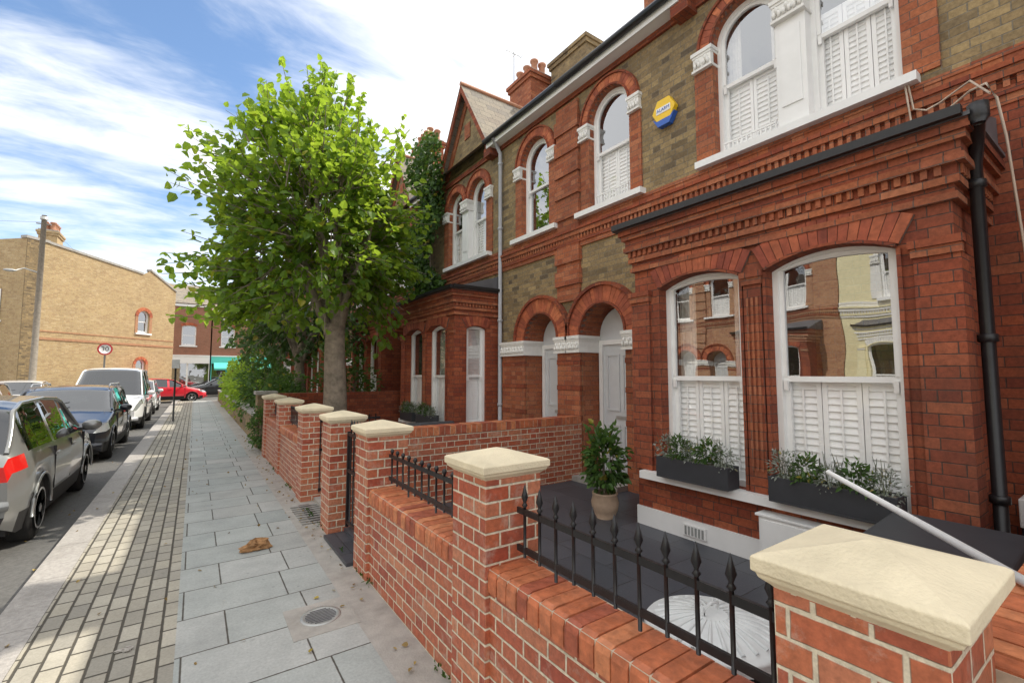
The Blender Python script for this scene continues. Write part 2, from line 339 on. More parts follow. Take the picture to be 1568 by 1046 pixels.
def capital(mb,F_,a0,a1,d0,d1,z0,z1,m):
    h=z1-z0; p=.02
    mb.fbox(F_,a0-p,a1+p,d0-p,d1,z1-h*.18,z1,m); mb.fbox(F_,a0-p*.4,a1+p*.4,d0-p*.4,d1,z1-h*.30,z1-h*.18,m)
    mb.fbox(F_,a0,a1,d0,d1,z0+h*.12,z1-h*.30,m); mb.fbox(F_,a0-p*.7,a1+p*.7,d0-p*.7,d1,z0,z0+h*.12,m)
    n=max(2,int((a1-a0)/.085))
    for i in range(n):
        c=a0+(i+.5)*(a1-a0)/n
        for k in range(3):
            q=F_.P(c+(k-1)*.024,d0-.012,z0+h*(.30+(k==1)*.2)); mb.ell(q,(.024,.022,.038),m,7,4)
# ------------------------------------------------------------------ house
W=5.36; EV=6.24
def house(F_,wall,red,bay,vou,bvou,opp=False,near=False):
    root=empty('brick_house' if not opp or wall is not CREAM else 'rendered_house')
    wl=M(); tr=M(); wi=M(); rf=M()
    P=F_.P
    panel(wl,F_,0,W,-.1,3.4,[(.27,1.15,.12,2.19,.44)],wall,0,.42,red)
    pair=[(2.53,3.24,4.08,5.44,.355),(3.51,4.22,4.08,5.44,.355)]; single=(.49,1.27,4.08,5.43,.385)
    panel(wl,F_,0,W,3.4,EV,[single]+pair,wall,0,.12,red)
    wl.quad(P(.2,.42,0),P(1.2,.42,0),P(1.2,.42,2.8),P(.2,.42,2.8),INT)
    tr.fbox(F_,.27,1.15,-.25,.42,.0,.12,CONC)
    dr=M(); pts=arcpts(.29,1.13,2.19,.42)
    dr.prism(F_,[(.29,2.12),(1.13,2.12)]+list(reversed(pts)),.36,.41,DOORG)
    dr.fbox(F_,.29,.36,.33,.41,.12,2.12,WHITE); dr.fbox(F_,1.06,1.13,.33,.41,.12,2.12,WHITE); dr.fbox(F_,.36,1.06,.33,.41,2.05,2.12,WHITE)
    dr.fbox(F_,.36,1.06,.37,.41,.12,2.05,DOORG)
    for (x0,x1) in ((.43,.68),(.74,.99)):
        for (zz0,zz1) in ((.28,.85),(1.05,1.9)):
            for bx in ((x0,x1,zz0,zz0+.025),(x0,x1,zz1-.025,zz1),(x0,x0+.025,zz0+.025,zz1-.025),(x1-.025,x1,zz0+.025,zz1-.025)): dr.fbox(F_,bx[0],bx[1],.355,.37,bx[2],bx[3],DOORG)
    dr.fbox(F_,.6,.82,.36,.369,.93,.98,GALV)
    dr.obj('door',root)
    tr.fbox(F_,.0,.262,-.05,.0,0,1.93,red); tr.fbox(F_,1.158,1.86,-.05,.0,0,1.93,red)
    for z in (.45,.9,1.35,1.75): tr.fbox(F_,.0,.268,-.058,.0,z,z+.075,bay); tr.fbox(F_,1.152,1.866,-.058,.0,z,z+.075,bay)
    capital(tr,F_,0.0,.285,-.09,.36,1.93,2.19,STONEW); capital(tr,F_,1.135,1.86,-.09,.36,1.93,2.19,STONEW)
    vouss(tr,F_,.27,1.15,2.19,.44,.26,-.05,.03,vou,.08); ring(tr,F_,.27,1.15,2.19,.44,.262,.05,-.09,.02,bay)
    ring(tr,F_,.27,1.15,2.19,.44,-.0,.03,-.075,.0,bay)
    tr.fbox(F_,.0,.26,-.045,.0,2.75,5.98,red)
    if not opp: tr.fbox(F_,4.3,W,-.018,.0,0,3.58,bay)
    z=3.0
    while z<5.8:
        if not 3.55<z<4.0: tr.fbox(F_,-.0,.285,-.075,.0,z,z+.24,red)
        z+=.36
    for (z0,z1,p,m) in ((3.58,3.65,.03,red),(3.65,3.70,.05,bay),(3.77,3.84,.07,red),(3.84,3.88,.09,bay),(3.95,3.999,.03,red)):
        tr.fbox(F_,0,W,-p,.0,z0,z1,m)
    tr.fbox(F_,0,W,-.028,.0,3.70,3.77,bay); tr.fbox(F_,0,W,-.02,.0,3.88,3.95,red)
    a=.03
    while a<W-.05: tr.fbox(F_,a,a+.035,-.055,-.028,3.70,3.77,red); a+=.07
    tr.fbox(F_,0,W,-.04,.0,EV-.20,EV-.10,bay)
    for (x0,x1,zb,zs,r) in [single]+pair:
        vouss(tr,F_,x0,x1,zs,r,.155,-.03,.03,vou,.075); ring(tr,F_,x0,x1,zs,r,.157,.03,-.055,.02,bay)
        ring(tr,F_,x0,x1,zs,r,-.0,.028,-.05,.0,bay)
    x0,x1=single[:2]
    for (q0,q1) in ((x0-.2,x0-.003),(x1+.003,x1+.2)):
        tr.fbox(F_,q0,q1,-.022,.0,4.08,5.20,red); capital(tr,F_,q0+.01,q1-.0,-.06,.1,5.20,5.43,STONEW)
    for (q0,q1) in ((pair[0][0]-.24,pair[0][0]-.003),(pair[1][1]+.003,pair[1][1]+.24)):
        tr.fbox(F_,q0,q1,-.022,.0,4.08,5.20,red); capital(tr,F_,q0+.01,q1,-.06,.1,5.20,5.44,STONEW)
    m0,m1=pair[0][1]-.005,pair[1][0]+.005
    tr.fbox(F_,m0,m1,-.045,.1,4.08,5.20,WHITE); tr.fbox(F_,m0+.045,m1-.045,-.06,-.045,4.3,5.1,WHITE); capital(tr,F_,m0-.005,m1+.005,-.09,.1,5.20,5.44,STONEW)
    tr.fbox(F_,x0-.25,x1+.25,-.12,.11,4.0,4.078,WHITE); tr.fbox(F_,2.32,4.33,-.12,.11,4.0,4.078,WHITE)
    sh=.5
    sash(wi,F_,*single,.08,sh if F_.A.y<0 else 0,2,False)
    sash(wi,F_,*pair[0],.08,sh,2,curtain=True,re=.1); sash(wi,F_,*pair[1],.08,sh+.15*(near),3,re=.1)
    if near:
        for (g0,g1,gh) in ((.56,1.2,.20),(2.6,3.18,.15)):
            wi.fbox(F_,g0,g1,.02,.04,4.085+gh-.02,4.085+gh,WHITE); wi.fbox(F_,g0,g1,.02,.04,4.085,4.10,WHITE)
            n=11
            for i in range(n+1):
                a=g0+(g1-g0-.016)*i/n; wi.fbox(F_,a,a+.016,.024,.036,4.10,4.085+gh-.02,WHITE)
    B0,B1,BD=2.1,4.64,-.95
    Fb=F(P(0,BD,0),F_.A,F_.D)
    bw=[(2.43,3.26,.62,2.46,.10),(3.49,4.35,.62,2.46,.10)]
    panel(wl,Fb,B0,B1,-.1,2.86,bw,bay,0,.13,bay)
    Fs=F(P(B0,BD,0),F_.D,F_.A); panel(wl,Fs,0,.95,-.1,2.86,[(.25,.68,.62,2.45,.06)],bay,0,.13,bay)
    Ft=F(P(B1,BD,0),F_.D,-F_.A); panel(wl,Ft,0,.95,-.1,2.86,[],bay)
    for i,w_ in enumerate(bw):
        sash(wi,Fb,*w_,.085,.485,3,curtain=(i==0),fw=.045,mid=1.56,re=.03,rd=1.0)
        vouss(tr,Fb,w_[0]-.02,w_[1]+.02,w_[3]+.02,w_[4]+.005,.20,-.025,.03,bvou,.07)
        ring(tr,Fb,w_[0],w_[1],w_[3],w_[4],0,.022,-.05,.0,bay)
        for q in (w_[0]-.028,w_[1]+.003): tr.fbox(Fb,q,q+.025,-.03,.0,.62,2.45,bay)
    sash(wi,Fs,.25,.68,.62,2.45,.06,.06,.97,1,re=.0,rd=.22); vouss(tr,Fs,.25,.68,2.46,.06,.2,-.02,.03,bvou,.07); tr.fbox(Fs,.2,.73,-.07,.1,.56,.618,WHITE)
    for (q0,q1) in ((2.07,2.30),(3.30,3.45),(4.44,4.67)):
        tr.fbox(Fb,q0,q1,-.03,.0,.62,2.36,bay); tr.fbox(Fb,q0-.01,q1+.01,-.05,.0,2.36,2.42,red); tr.fbox(Fb,q0-.02,q1+.02,-.065,.0,2.42,2.47,bay)
    tr.fbox(Fb,4.64,4.67,.0,.2,.62,2.36,bay); tr.fbox(Fb,2.07,2.1,.0,.2,.62,2.36,bay)
    for q in (3.325,3.365,3.405): tr.fbox(Fb,q,q+.02,-.042,-.03,.8,2.25,red)
    for (z0,z1,p,m) in ((2.70,2.745,.035,red),(2.745,2.80,.02,bay),(2.80,2.85,.05,red),(2.92,2.97,.085,red),(2.97,3.05,.07,bay),(3.05,3.10,.10,red),(3.10,3.16,.125,bay)):
        tr.fbox(F_,B0-p,B1+p,BD-p,-.001,z0,z1,m)
    tr.fbox(F_,B0-.04,B1+.04,BD-.04,-.001,2.85,2.92,bay)
    a=B0-.04
    while a<B1: tr.fbox(F_,a,a+.035,BD-.062,BD-.04,2.86,2.92,red); a+=.068
    d=BD
    while d<-.1: tr.fbox(F_,B0-.062,B0-.04,d,d+.035,2.86,2.92,red); tr.fbox(F_,B1+.04,B1+.062,d,d+.035,2.86,2.92,red); d+=.068
    rf.fbox(F_,B0-.14,B1+.14,BD-.14,-.1,3.161,3.185,LEAD)
    rf.fbox(F_,B0-.16,B1+.10,BD-.19,BD-.13,3.165,3.225,GUT); rf.fbox(F_,B0-.21,B0-.145,BD-.12,-.03,3.175,3.23,GUT)
    rf.quad(P(B0-.1,BD-.1,3.19),P(B1+.1,BD-.1,3.19),P(B1+.1,-.035,3.5),P(B0-.1,-.035,3.5),LEAD)
    rf.quad(P(B0-.1,BD-.1,3.19),P(B0-.1,-.035,3.19),P(B0-.1,-.035,3.5),LEAD); rf.quad(P(B1+.1,BD-.1,3.19),P(B1+.1,-.035,3.19),P(B1+.1,-.035,3.5),LEAD)
    tr.fbox(Fb,2.2,4.56,-.11,.05,.545,.617,WHITE); tr.fbox(Fb,B0-.012,3.42,-.02,.0,0.0,.235,WHITE)
    gc=3.37; gw=1.15
    for (q0,q1) in ((0,gc-gw),(gc+gw,W)):
        rf.fbox(F_,q0,q1,-.20,.0,EV-.12,EV-.09,WHITE); rf.fbox(F_,q0,q1,-.22,-.195,EV-.12,EV-.01,WHITE)
        rf.tube([P(q0,-.27,EV),P(q1,-.27,EV)],.05,GUT,8)
    sl=.671
    def rp(a,d): return P(a,d,EV+.03+(d+.25)*sl)
    top=EV+.03+4.2*sl
    rf.quad(rp(0,-.26),rp(W,-.26),rp(W,3.95),rp(0,3.95),SLATE)
    rf.quad(P(0,3.95,top),P(W,3.95,top),P(W,8.4,EV),P(0,8.4,EV),SLATE)
    wl.quad(P(0,8.2,0),P(W,8.2,0),P(W,8.2,EV),P(0,8.2,EV),wall)
    for e in (0.001,W-.001):
        wl.quad(P(e,0,-.1),P(e,8.2,-.1),P(e,8.2,EV-.02),P(e,3.95,top-.02),P(e,0,EV),wall)
    ap=8.05
    wl.prism(F_,[(gc-gw+.02,EV-.02),(gc+gw-.02,EV-.02),(gc,ap-.05)],0,.2,wall)
    for s_ in (-1,1):
        f0=P(gc+s_*(gw+.06),-.2,EV-.07); rfz=P(gc,-.2,ap+.06)
        bk=P(gc,(ap+.06-EV)/sl-.25,ap+.06)
        rf.add([f0,rfz,bk],[(0,1,2)],SLATE)
        rf.prism(F_,[(gc+s_*(gw+.06),EV-.09),(gc,ap+.045),(gc,ap-.12),(gc+s_*(gw-.06),EV-.09)],-.19,-.15,GUT if opp else bay)
        wl.prism(F_,[(gc+s_*(gw-.02),EV-.02),(gc,ap-.06),(gc,ap-.34),(gc+s_*(gw-.22),EV-.02)],-.03,.0,red)
        rf.fbox(F_,gc+s_*gw-.12,gc+s_*gw+.12,-.2,-.0,EV-.26,EV-.08,bay)
    rf.tube([P(gc,-.2,ap+.08),P(gc,2.0,ap+.08)],.05,TERRA,8)
    wl.fbox(F_,gc-.12,gc+.12,-.02,.0,6.9,7.25,red)
    wl.obj('walls',root); tr.obj('brick_trim',root); wi.obj('windows',root); rf.obj('roof',root)
    return root
RX=4.85
for (p,s) in ((5.36,-1),(5.36,1),(16.08,-1),(16.08,1),(26.8,-1),(26.8,1),(-5.36,1)):
    house(F((RX,p,0),(0,s,0),(1,0,0)),STOCK,RED,BAYRED,VOU,BVOU,near=(p==5.36 and s==-1))
for k,(p,s) in enumerate(((1.0,1),(11.7,-1),(11.7,1),(1.0,-1),(22.4,-1))):
    cr=(k in (0,3))
    house(F((-10.3,p,0),(0,s,0),(-1,0,0)),CREAM if cr else OPPBR,STONEW if cr else OPPBR,CREAM if cr else BAYRED,[STONEW] if cr else VOU,[STONEW] if cr else BVOU,opp=True)
def chimney(x,y,wx,wy,z0,z1,m,pots,name='chimney_stack'):
    c=M(); c.box(x-wx/2,x+wx/2,y-wy/2,y+wy/2,z0,z1-.3,m); c.box(x-wx/2-.05,x+wx/2+.05,y-wy/2-.05,y+wy/2+.05,z1-.3,z1-.18,m); c.box(x-wx/2-.09,x+wx/2+.09,y-wy/2-.09,y+wy/2+.09,z1-.18,z1-.08,m); c.box(x-wx/2-.02,x+wx/2+.02,y-wy/2-.02,y+wy/2+.02,z1-.08,z1,CONC)
    for i in range(pots):
        py=y-wy/2+(i+.5)*wy/pots
        for px in ((x-.15,x+.15) if wx>.6 else (x,)):
            c.lathe((px,py,z1-.02),[(.12,0),(.13,.04),(.10,.1),(.095,.34),(.13,.38),(.13,.43),(.08,.44)],TERRA,12)
    c.obj(name)
chimney(7.0,4.72,.7,1.0,8.0,10.6,RED,3)  # stack out of view, added so its shadow divides the sunlit paving
chimney(8.3,10.9,.85,1.1,8.3,10.75,RED,3)
chimney(8.8,9.4,.6,1.5,8.3,11.05,STOCK,0)
chimney(8.3,21.5,.7,1.3,8.3,11.0,RED,4); chimney(7.2,16.1,.7,1.2,8.0,10.6,RED,4)
ta=M(); ta.tube([(8.0,11.4,9),(8.0,11.4,11.9)],.012,GALV,6); ta.tube([(7.7,11.4,11.85),(8.3,11.4,11.85)],.008,GALV,6)
for i in range(6): ta.tube([(7.72+i*.11,11.25,11.85),(7.72+i*.11,11.55,11.85)],.005,GALV,5)
ta.obj('tv_aerial')
dp=M(); X=RX-.07
PIPE=simple('pipe_grey',(.42,.43,.46),.5,.08,6)
dp.tube([(X-.18,7.28,EV-.03),(X,7.28,EV-.3),(X,7.28,.1)],.038,PIPE,10)
for z in (1.0,2.6,4.4,5.7): dp.lathe((X,7.28,z),[(.038,0),(.05,.005),(.05,.05),(.038,.055)],PIPE,10)
dp.obj('drainpipe')
dp=M()
dp.tube([(3.80,.56,3.2),(3.98,.60,3.08),(4.12,.64,2.95),(4.12,.64,.1)],.036,GUT,10); dp.lathe((3.80,.56,3.1),[(.03,0),(.05,.03),(.05,.12)],GUT,10)
for z in (.8,1.8,2.8): dp.lathe((4.12,.64,z),[(.036,0),(.05,.005),(.05,.05),(.036,.055)],GUT,10)
dp.obj('drainpipe')
CAB=simple('cable_cream',(.60,.48,.38),.6,.05)
cb=M(); cb.tube([(RX-.06,1.12,4.02),(RX-.10,1.1,3.85),(RX-.12,1.08,3.66),(RX-.14,.98,3.60),(RX-.12,.85,3.66),(RX-.2,.72,3.70),(RX-.45,.60,3.60),(RX-.5,.55,3.45),(RX-.42,.53,3.2),(RX-.3,.5,2.4),(RX-.25,.52,1.4),(RX-.25,.5,.2)],.008,CAB,6)
cb.tube([(RX-.06,1.10,4.02),(RX-.13,1.06,3.75),(RX-.14,.98,3.70),(RX-.14,.9,3.72),(RX-.3,.7,3.73),(RX-.5,.58,3.50)],.007,CAB,6); cb.obj('cable')
al=M(); Fa=F((RX-.012,3.48,4.96),(0,-1,0),(-1,0,0))
YEL=simple('alarm_yellow',(.90,.58,.02),.4,.03); BLU=simple('alarm_blue',(.03,.12,.5),.4,.03)
hexa=[(.17*math.cos(math.radians(a)),.17*math.sin(math.radians(a))) for a in (0,60,120,180,240,300)]
al.prism(Fa,hexa,0,.07,YEL); al.prism(Fa,[(-.105,-.035),(.105,-.035),(.105,.045),(-.105,.045)],.07,.076,WHITE)
al.prism(Fa,[(-.085,-.2),(.085,-.2),(.16,-.075),(.10,-.12),(-.10,-.12),(-.16,-.075)],.0,.076,BLU)
ao=al.obj('burglar_alarm_box')
tc=bpy.data.curves.new('alarm_lettering','FONT'); tc.body='ALARM'; tc.size=.06; tc.align_x='CENTER'; tc.align_y='CENTER'; tc.extrude=.001
to=bpy.data.objects.new('alarm_lettering',tc); S.collection.objects.link(to); to.parent=ao; to.location=(RX-.091,3.48,4.965); to.rotation_euler=(math.pi/2,0,-math.pi/2); tc.materials.append(BLU)
# ------------------------------------------------------------------ ground
def sheet(name,x0,x1,y0,y1,z,m):
    b=M(); b.quad((x0,y0,z),(x1,y0,z),(x1,y1,z),(x0,y1,z),m); return b.obj(name)
sheet('ground',-400,400,-300,500,-.13,GROUNDM)
sheet('road',-6.6,-.99,-60,37,-.122,ASPH); sheet('cross_road',-120,120,35,44,-.118,ASPH)
b=M(); b.box(-.76,-.03,-30,33.5,-.13,0.0,SETT); b.box(-.03,.93,-30,33.5,-.13,.0005,SLAB); b.box(.93,1.3,-30,33.5,-.13,-.001,CONC)
y=-30
while y<33.4: b.box(-1.0,-.762,y,y+.895,-.13,.002,GRAN); y+=.9
b.obj('pavement')
b=M(); b.box(-8.6,-6.85,-30,30,-.13,0,SLAB); b.box(-6.85,-6.6,-30,30,-.13,.002,GRAN); b.obj('pavement')
b=M(); b.box(-120,120,44,47,-.13,0,CONC); b.obj('pavement')
b=M(); b.box(1.3,4.9,.1,5.2,-.1,.05,DSLATE); b.box(1.3,4.9,5.2,33,-.1,.045,CONC); b.box(1.3,4.9,-12,.1,-.1,.045,CONC); b.obj('front_garden_paving')
b=M(); b.box(-10.4,-8.6,-12,28,-.1,.03,CONC); b.obj('front_garden_paving')
sheet('road_marking',-3.55,-3.45,28.5,31.5,-.114,WHITE)
b=M(); b.box(.55,.95,3.08,3.5,-.02,.004,CONC); b.lathe((.75,3.3,.004),[(.125,0),(.125,.004),(.105,.005),(.10,.002)],GALV,28)
for i in range(-4,5):
    hw=math.sqrt(max(0,.095**2-(i*.02)**2)); b.box(.75-hw,.75+hw,3.3+i*.02-.004,3.3+i*.02+.004,.004,.009,LEAD)
b.obj('water_cover')
b=M(); b.box(1.1,1.22,5.35,6.15,.0,.006,BLACK)
for i in range(9): b.box(1.0,1.3,5.35+i*.09,5.38+i*.09,.004,.012,GALV)
b.obj('drain_grate')
def crumple(name,c,r,m,seed,n=18,k=9,amp=.35):
    rr=random.Random(seed); b=M(); vs=[];fs=[]
    for i in range(k+1):
        for j in range(n):
            ph=math.pi*i/k; t=2*math.pi*j/n; q=1+rr.uniform(-amp,amp)+.25*math.sin(3*t+seed)
            vs.append((c[0]+r[0]*q*math.sin(ph)*math.cos(t),c[1]+r[1]*q*math.sin(ph)*math.sin(t),max(.004,c[2]+r[2]*q*math.cos(ph))))
    for i in range(k):
        for j in range(n): fs.append((i*n+j,i*n+(j+1)%n,(i+1)*n+(j+1)%n,(i+1)*n+j))
    b.add(vs,fs,m); b.obj(name)
crumple('crumpled_paper_bag',(.52,4.86,.025),(.11,.06,.055),simple('brown_paper',(.33,.18,.08),.9,.35,20),3)
crumple('tissue_litter',(-.27,3.55,.008),(.035,.022,.008),CONC,5)
# ------------------------------------------------------------------ foliage
def leaves(name,pos,dirs,size,mat,droop=.3,parent=None,wid=.8,cols=None):
    n=len(pos); d=dirs+rng.normal(0,.45,(n,3)); d[:,2]-=droop; d/=np.linalg.norm(d,axis=1)[:,None]
    up=np.array([0,0,1.0])+rng.normal(0,.55,(n,3)); s=np.cross(d,up); s/=np.linalg.norm(s,axis=1)[:,None]; nn=np.cross(s,d)
    L=(size*rng.uniform(.6,1.3,n))[:,None]; w=L*wid*.5
    v=np.stack([pos,pos+d*L*.22+s*w*.95+nn*L*.10,pos+d*L*.65+s*w*.75+nn*L*.06,pos+d*L-nn*L*.10,pos+d*L*.65-s*w*.75+nn*L*.06,pos+d*L*.22-s*w*.95+nn*L*.10],1).reshape(-1,3)
    base=np.arange(n)*6
    fa=np.stack([base,base+1,base+2,base+3],1); fb=np.stack([base+3,base+4,base+5,base],1)
    fs=np.concatenate([fa,fb]).tolist()
    me=bpy.data.meshes.new(name); me.from_pydata(v.tolist(),[],fs); me.materials.append(mat)
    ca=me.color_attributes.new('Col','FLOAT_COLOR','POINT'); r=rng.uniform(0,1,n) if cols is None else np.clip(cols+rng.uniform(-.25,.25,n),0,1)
    c=np.stack([r,rng.uniform(0,1,n),r*0,r*0+1],1); c=np.repeat(c,6,axis=0); ca.data.foreach_set('color',c.ravel().astype(np.float32))
    o=bpy.data.objects.new(name,me); S.collection.objects.link(o)
    if parent: o.parent=parent
    return o
def tree(name,base,fork,centre,rad,nsh,lmat,lsize,tr0,lps=16,extra=(),droop=.3):
    root=empty(name); tk=M(); base=Vector(base); fork=Vector(fork); C=Vector(centre)
    pts=[];rs=[]
    for i in range(9):
        t=i/8; p=base.lerp(fork,t)+Vector((.04*math.sin(t*5),.03*math.cos(t*4),0)); pts.append(p); rs.append(tr0*1.35 if i<1 else tr0*(1.15-.35*t))
    tk.tube(pts,rs,BARK,14)
    lumps=[(Vector((random.gauss(0,1),random.gauss(0,1),random.gauss(0,1))).normalized(),random.uniform(.64,1.16)) for _ in range(34)]
    def R(dv):
        best=max(lumps,key=lambda l:l[0].dot(dv)); sec=best[0].dot(dv)
        return best[1]*(.80+.20*sec)
    LP=[];LD=[];LC=[]
    for i in range(11):
        an=i*2.4; el=random.uniform(.15,1.3); dv=Vector((math.cos(an)*math.cos(el),math.sin(an)*math.cos(el),math.sin(el)))
        e=C+Vector((dv.x*rad[0],dv.y*rad[1],(dv.z-.25)*rad[2]))*.7; st=base.lerp(fork,random.uniform(.82,1))
        m_=[st,st.lerp(e,.35)+Vector((0,0,.15)),st.lerp(e,.7)+Vector((random.uniform(-.1,.1),random.uniform(-.1,.1),.1)),e]
        tk.tube(m_,[tr0*.5,tr0*.33,tr0*.2,tr0*.08],BARK,8)
    for i in range(nsh):
        while True:
            dv=Vector((random.gauss(0,1),random.gauss(0,1),random.gauss(0,1))).normalized()
            if dv.z>-.8: break
        r=R(dv)*random.choice((random.uniform(.35,.75),random.uniform(.7,.92)))
        p0=C+Vector((dv.x*rad[0]*r,dv.y*rad[1]*r,dv.z*rad[2]*r))
        hz=(p0.z-C.z)/rad[2]
        if hz>.15: q=1-.55*(hz-.15); p0.x=C.x+(p0.x-C.x)*q; p0.y=C.y+(p0.y-C.y)*q
        sd=(dv+Vector((random.gauss(0,.35),random.gauss(0,.35),random.gauss(.15,.35)))).normalized(); ln=random.uniform(.3,.85)
        p1=p0+sd*ln+Vector((0,0,-.05)); tk.tube([p0-sd*.3,p0,p1],[.012,.008,.003],BARK,4,False)
        for k in range(lps):
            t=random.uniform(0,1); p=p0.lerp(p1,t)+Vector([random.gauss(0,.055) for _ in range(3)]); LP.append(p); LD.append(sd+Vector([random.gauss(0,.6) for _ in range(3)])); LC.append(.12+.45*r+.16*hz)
    for (p0,p1) in extra:
        p0=Vector(p0);p1=Vector(p1); tk.tube([p0,p0.lerp(p1,.5),p1],[.014,.009,.003],BARK,5,False); L=(p1-p0).length
        for k in range(int(L*26)):
            t=random.uniform(.1,1.03); p=p0.lerp(p1,t)+Vector([random.gauss(0,.07*(1.2-t)) for _ in range(3)]); LP.append(p); LD.append(Vector([random.gauss(0,.8) for _ in range(3)])); LC.append(.85)
    tk.obj('trunk_and_limbs',root)
    leaves('leaf_crown',np.array([tuple(p) for p in LP]),np.array([tuple(p) for p in LD]),lsize,lmat,droop,root,.85,np.array(LC))
    return root
C0=(1.84,8.85,4.25)
ex=[]
for i in range(70):
    a=random.uniform(0,6.28); rr=random.uniform(0,1.5); p=Vector((C0[0]+rr*math.cos(a)-.1,C0[1]+rr*math.sin(a),C0[2]+2.2-rr*.85)); q=p+Vector((random.uniform(-.25,.25)+.25*math.cos(a)*rr,random.uniform(-.25,.25)+.25*math.sin(a)*rr,random.uniform(.35,1.15))); ex.append((p,q))
for i in range(26):   # low spreading branches on the street side
    p=Vector((C0[0]-1.0+random.uniform(-.4,.3),C0[1]+random.uniform(-.2,1.3),random.uniform(2.6,3.6))); q=p+Vector((random.uniform(-1.1,-.5),random.uniform(-.1,.7),random.uniform(-.35,.25))); ex.append((p,q))
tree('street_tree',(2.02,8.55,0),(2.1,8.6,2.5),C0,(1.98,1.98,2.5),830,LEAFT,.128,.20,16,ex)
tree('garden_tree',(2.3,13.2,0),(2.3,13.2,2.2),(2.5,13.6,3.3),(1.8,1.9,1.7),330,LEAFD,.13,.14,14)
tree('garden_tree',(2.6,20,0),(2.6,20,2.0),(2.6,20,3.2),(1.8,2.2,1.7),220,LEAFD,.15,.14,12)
def bush(name,c,r,n,size,mat,stems=True,parent=None,wid=.7):
    root=parent or empty(name)
    d=rng.normal(0,1,(n,3)); d/=np.linalg.norm(d,axis=1)[:,None]; lump=1+.22*np.sin(d[:,0]*5+c[0])*np.cos(d[:,1]*6+c[1]*3)+.15*np.sin(d[:,2]*9)
    q=(rng.uniform(.25,1,n)**.5*lump)[:,None]
    pos=np.array(c)+d*q*np.array(r); pos[:,2]=np.maximum(pos[:,2],c[2]-r[2]*.95)
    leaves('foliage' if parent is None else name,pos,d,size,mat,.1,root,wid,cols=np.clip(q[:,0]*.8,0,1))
    if stems:
        t=M()
        for i in range(9):
            a=random.uniform(0,6.28); t.tube([(c[0]+.03*math.cos(a),c[1]+.03*math.sin(a),c[2]-r[2]*1.0),(c[0]+r[0]*.5*math.cos(a),c[1]+r[1]*.5*math.sin(a),c[2]+r[2]*.4)],[.012,.004],BARK,5)
        t.obj('stems',root)
    return root
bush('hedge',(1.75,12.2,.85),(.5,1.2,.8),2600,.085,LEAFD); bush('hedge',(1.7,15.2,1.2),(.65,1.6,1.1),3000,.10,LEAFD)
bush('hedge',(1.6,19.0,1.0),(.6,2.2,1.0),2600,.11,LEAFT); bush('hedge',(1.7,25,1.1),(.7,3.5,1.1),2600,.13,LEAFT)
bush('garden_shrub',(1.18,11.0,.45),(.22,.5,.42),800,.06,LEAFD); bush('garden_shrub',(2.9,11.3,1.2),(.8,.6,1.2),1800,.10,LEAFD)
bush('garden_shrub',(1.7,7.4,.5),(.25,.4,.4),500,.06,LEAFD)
n=6500; yy=rng.uniform(9.45,11.5,n); zz=rng.uniform(3.0,7.6,n); cen=10.4+.35*np.sin(zz*1.7); keep=np.abs(yy-cen)<(.85-.10*(zz-3.2)/4.7+.22*np.sin(zz*4)); yy,zz=yy[keep],zz[keep]
pos=np.stack([4.78-np.abs(rng.normal(0,.16,len(yy)))-.1*(np.sin(zz*3)+1),yy,zz],1); dd=np.tile([-.6,0,-.5],(len(yy),1))
cr=empty('wall_creeper'); leaves('foliage',pos,dd,.11,LEAFD,.2,cr)
t=M(); t.tube([(4.75,10.6,.0),(4.74,10.5,2),(4.74,10.4,4),(4.74,10.6,6),(4.74,10.5,7.4)],[.05,.045,.035,.025,.01],BARK,7); t.obj('stems',cr)
n=200; pos=np.stack([rng.uniform(-1.4,1.15,n),rng.uniform(2,14,n)**1.0,np.full(n,.012)],1)
k=rng.uniform(0,1,n)<.5; pos[k,0]=1.1-np.abs(rng.normal(0,.06,k.sum()))
j=pos[:,0]<-1.0; pos[j,2]=-.11
dirs=rng.normal(0,1,(n,3)); dirs[:,2]=0; leaves('fallen_leaves',pos,dirs,.032,LEAFB,0,None,.7)
n=500; yy=rng.uniform(2.2,10,n); keep=np.sin(yy*9)+np.sin(yy*3.7)>.5; yy=yy[keep]; pos=np.stack([1.165-np.abs(rng.normal(0,.015,len(yy))),yy,np.full(len(yy),.0)+rng.uniform(0,.03,len(yy))],1)
leaves('pavement_weeds',pos,np.tile([-.5,0,.8],(len(yy),1)),.03,LEAFD,-.3,None,.4)
# ------------------------------------------------------------------ garden walls
WX0,WX1=1.17,1.39
MORTL=simple('wall_mortar',(.56,.47,.36),.9,.15,30)
COPX=[simple('coping_a',(.47,.14,.06),.5,.3,20,.5),simple('coping_b',(.55,.20,.09),.5,.3,20,.5),simple('coping_c',(.36,.095,.05),.5,.3,20,.5),simple('coping_d',(.50,.165,.075),.45,.3,20,.5)]
def coping_y(b,x0,x1,y0,y1,z):
    n=max(1,int(round((y1-y0)/.075))); st=(y1-y0)/n
    for i in range(n):
        a=y0+i*st+.004; c=y0+(i+1)*st-.004; j=random.uniform(-.0025,.0025); z0=z-.105; zt=z+j; x_=x0-.012+j; e=.03
        pr=[(x_,z0),(x_,zt-e),(x_+.009,zt-.009),(x_+e,zt),(x1+.012-e,zt),(x1+.003,zt-.009),(x1+.012,zt-e),(x1+.012,z0)]
        vs=[(p,a,q) for p,q in pr]+[(p,c,q) for p,q in pr]; m_=len(pr)
        b.add(vs,[list(range(m_)),list(range(2*m_-1,m_-1,-1))]+[(k,(k+1)%m_,m_+(k+1)%m_,m_+k) for k in range(m_)],random.choice(COPX))
    b.box(x0-.004,x1+.004,y0,y1,z-.10,z-.009,MORTL)
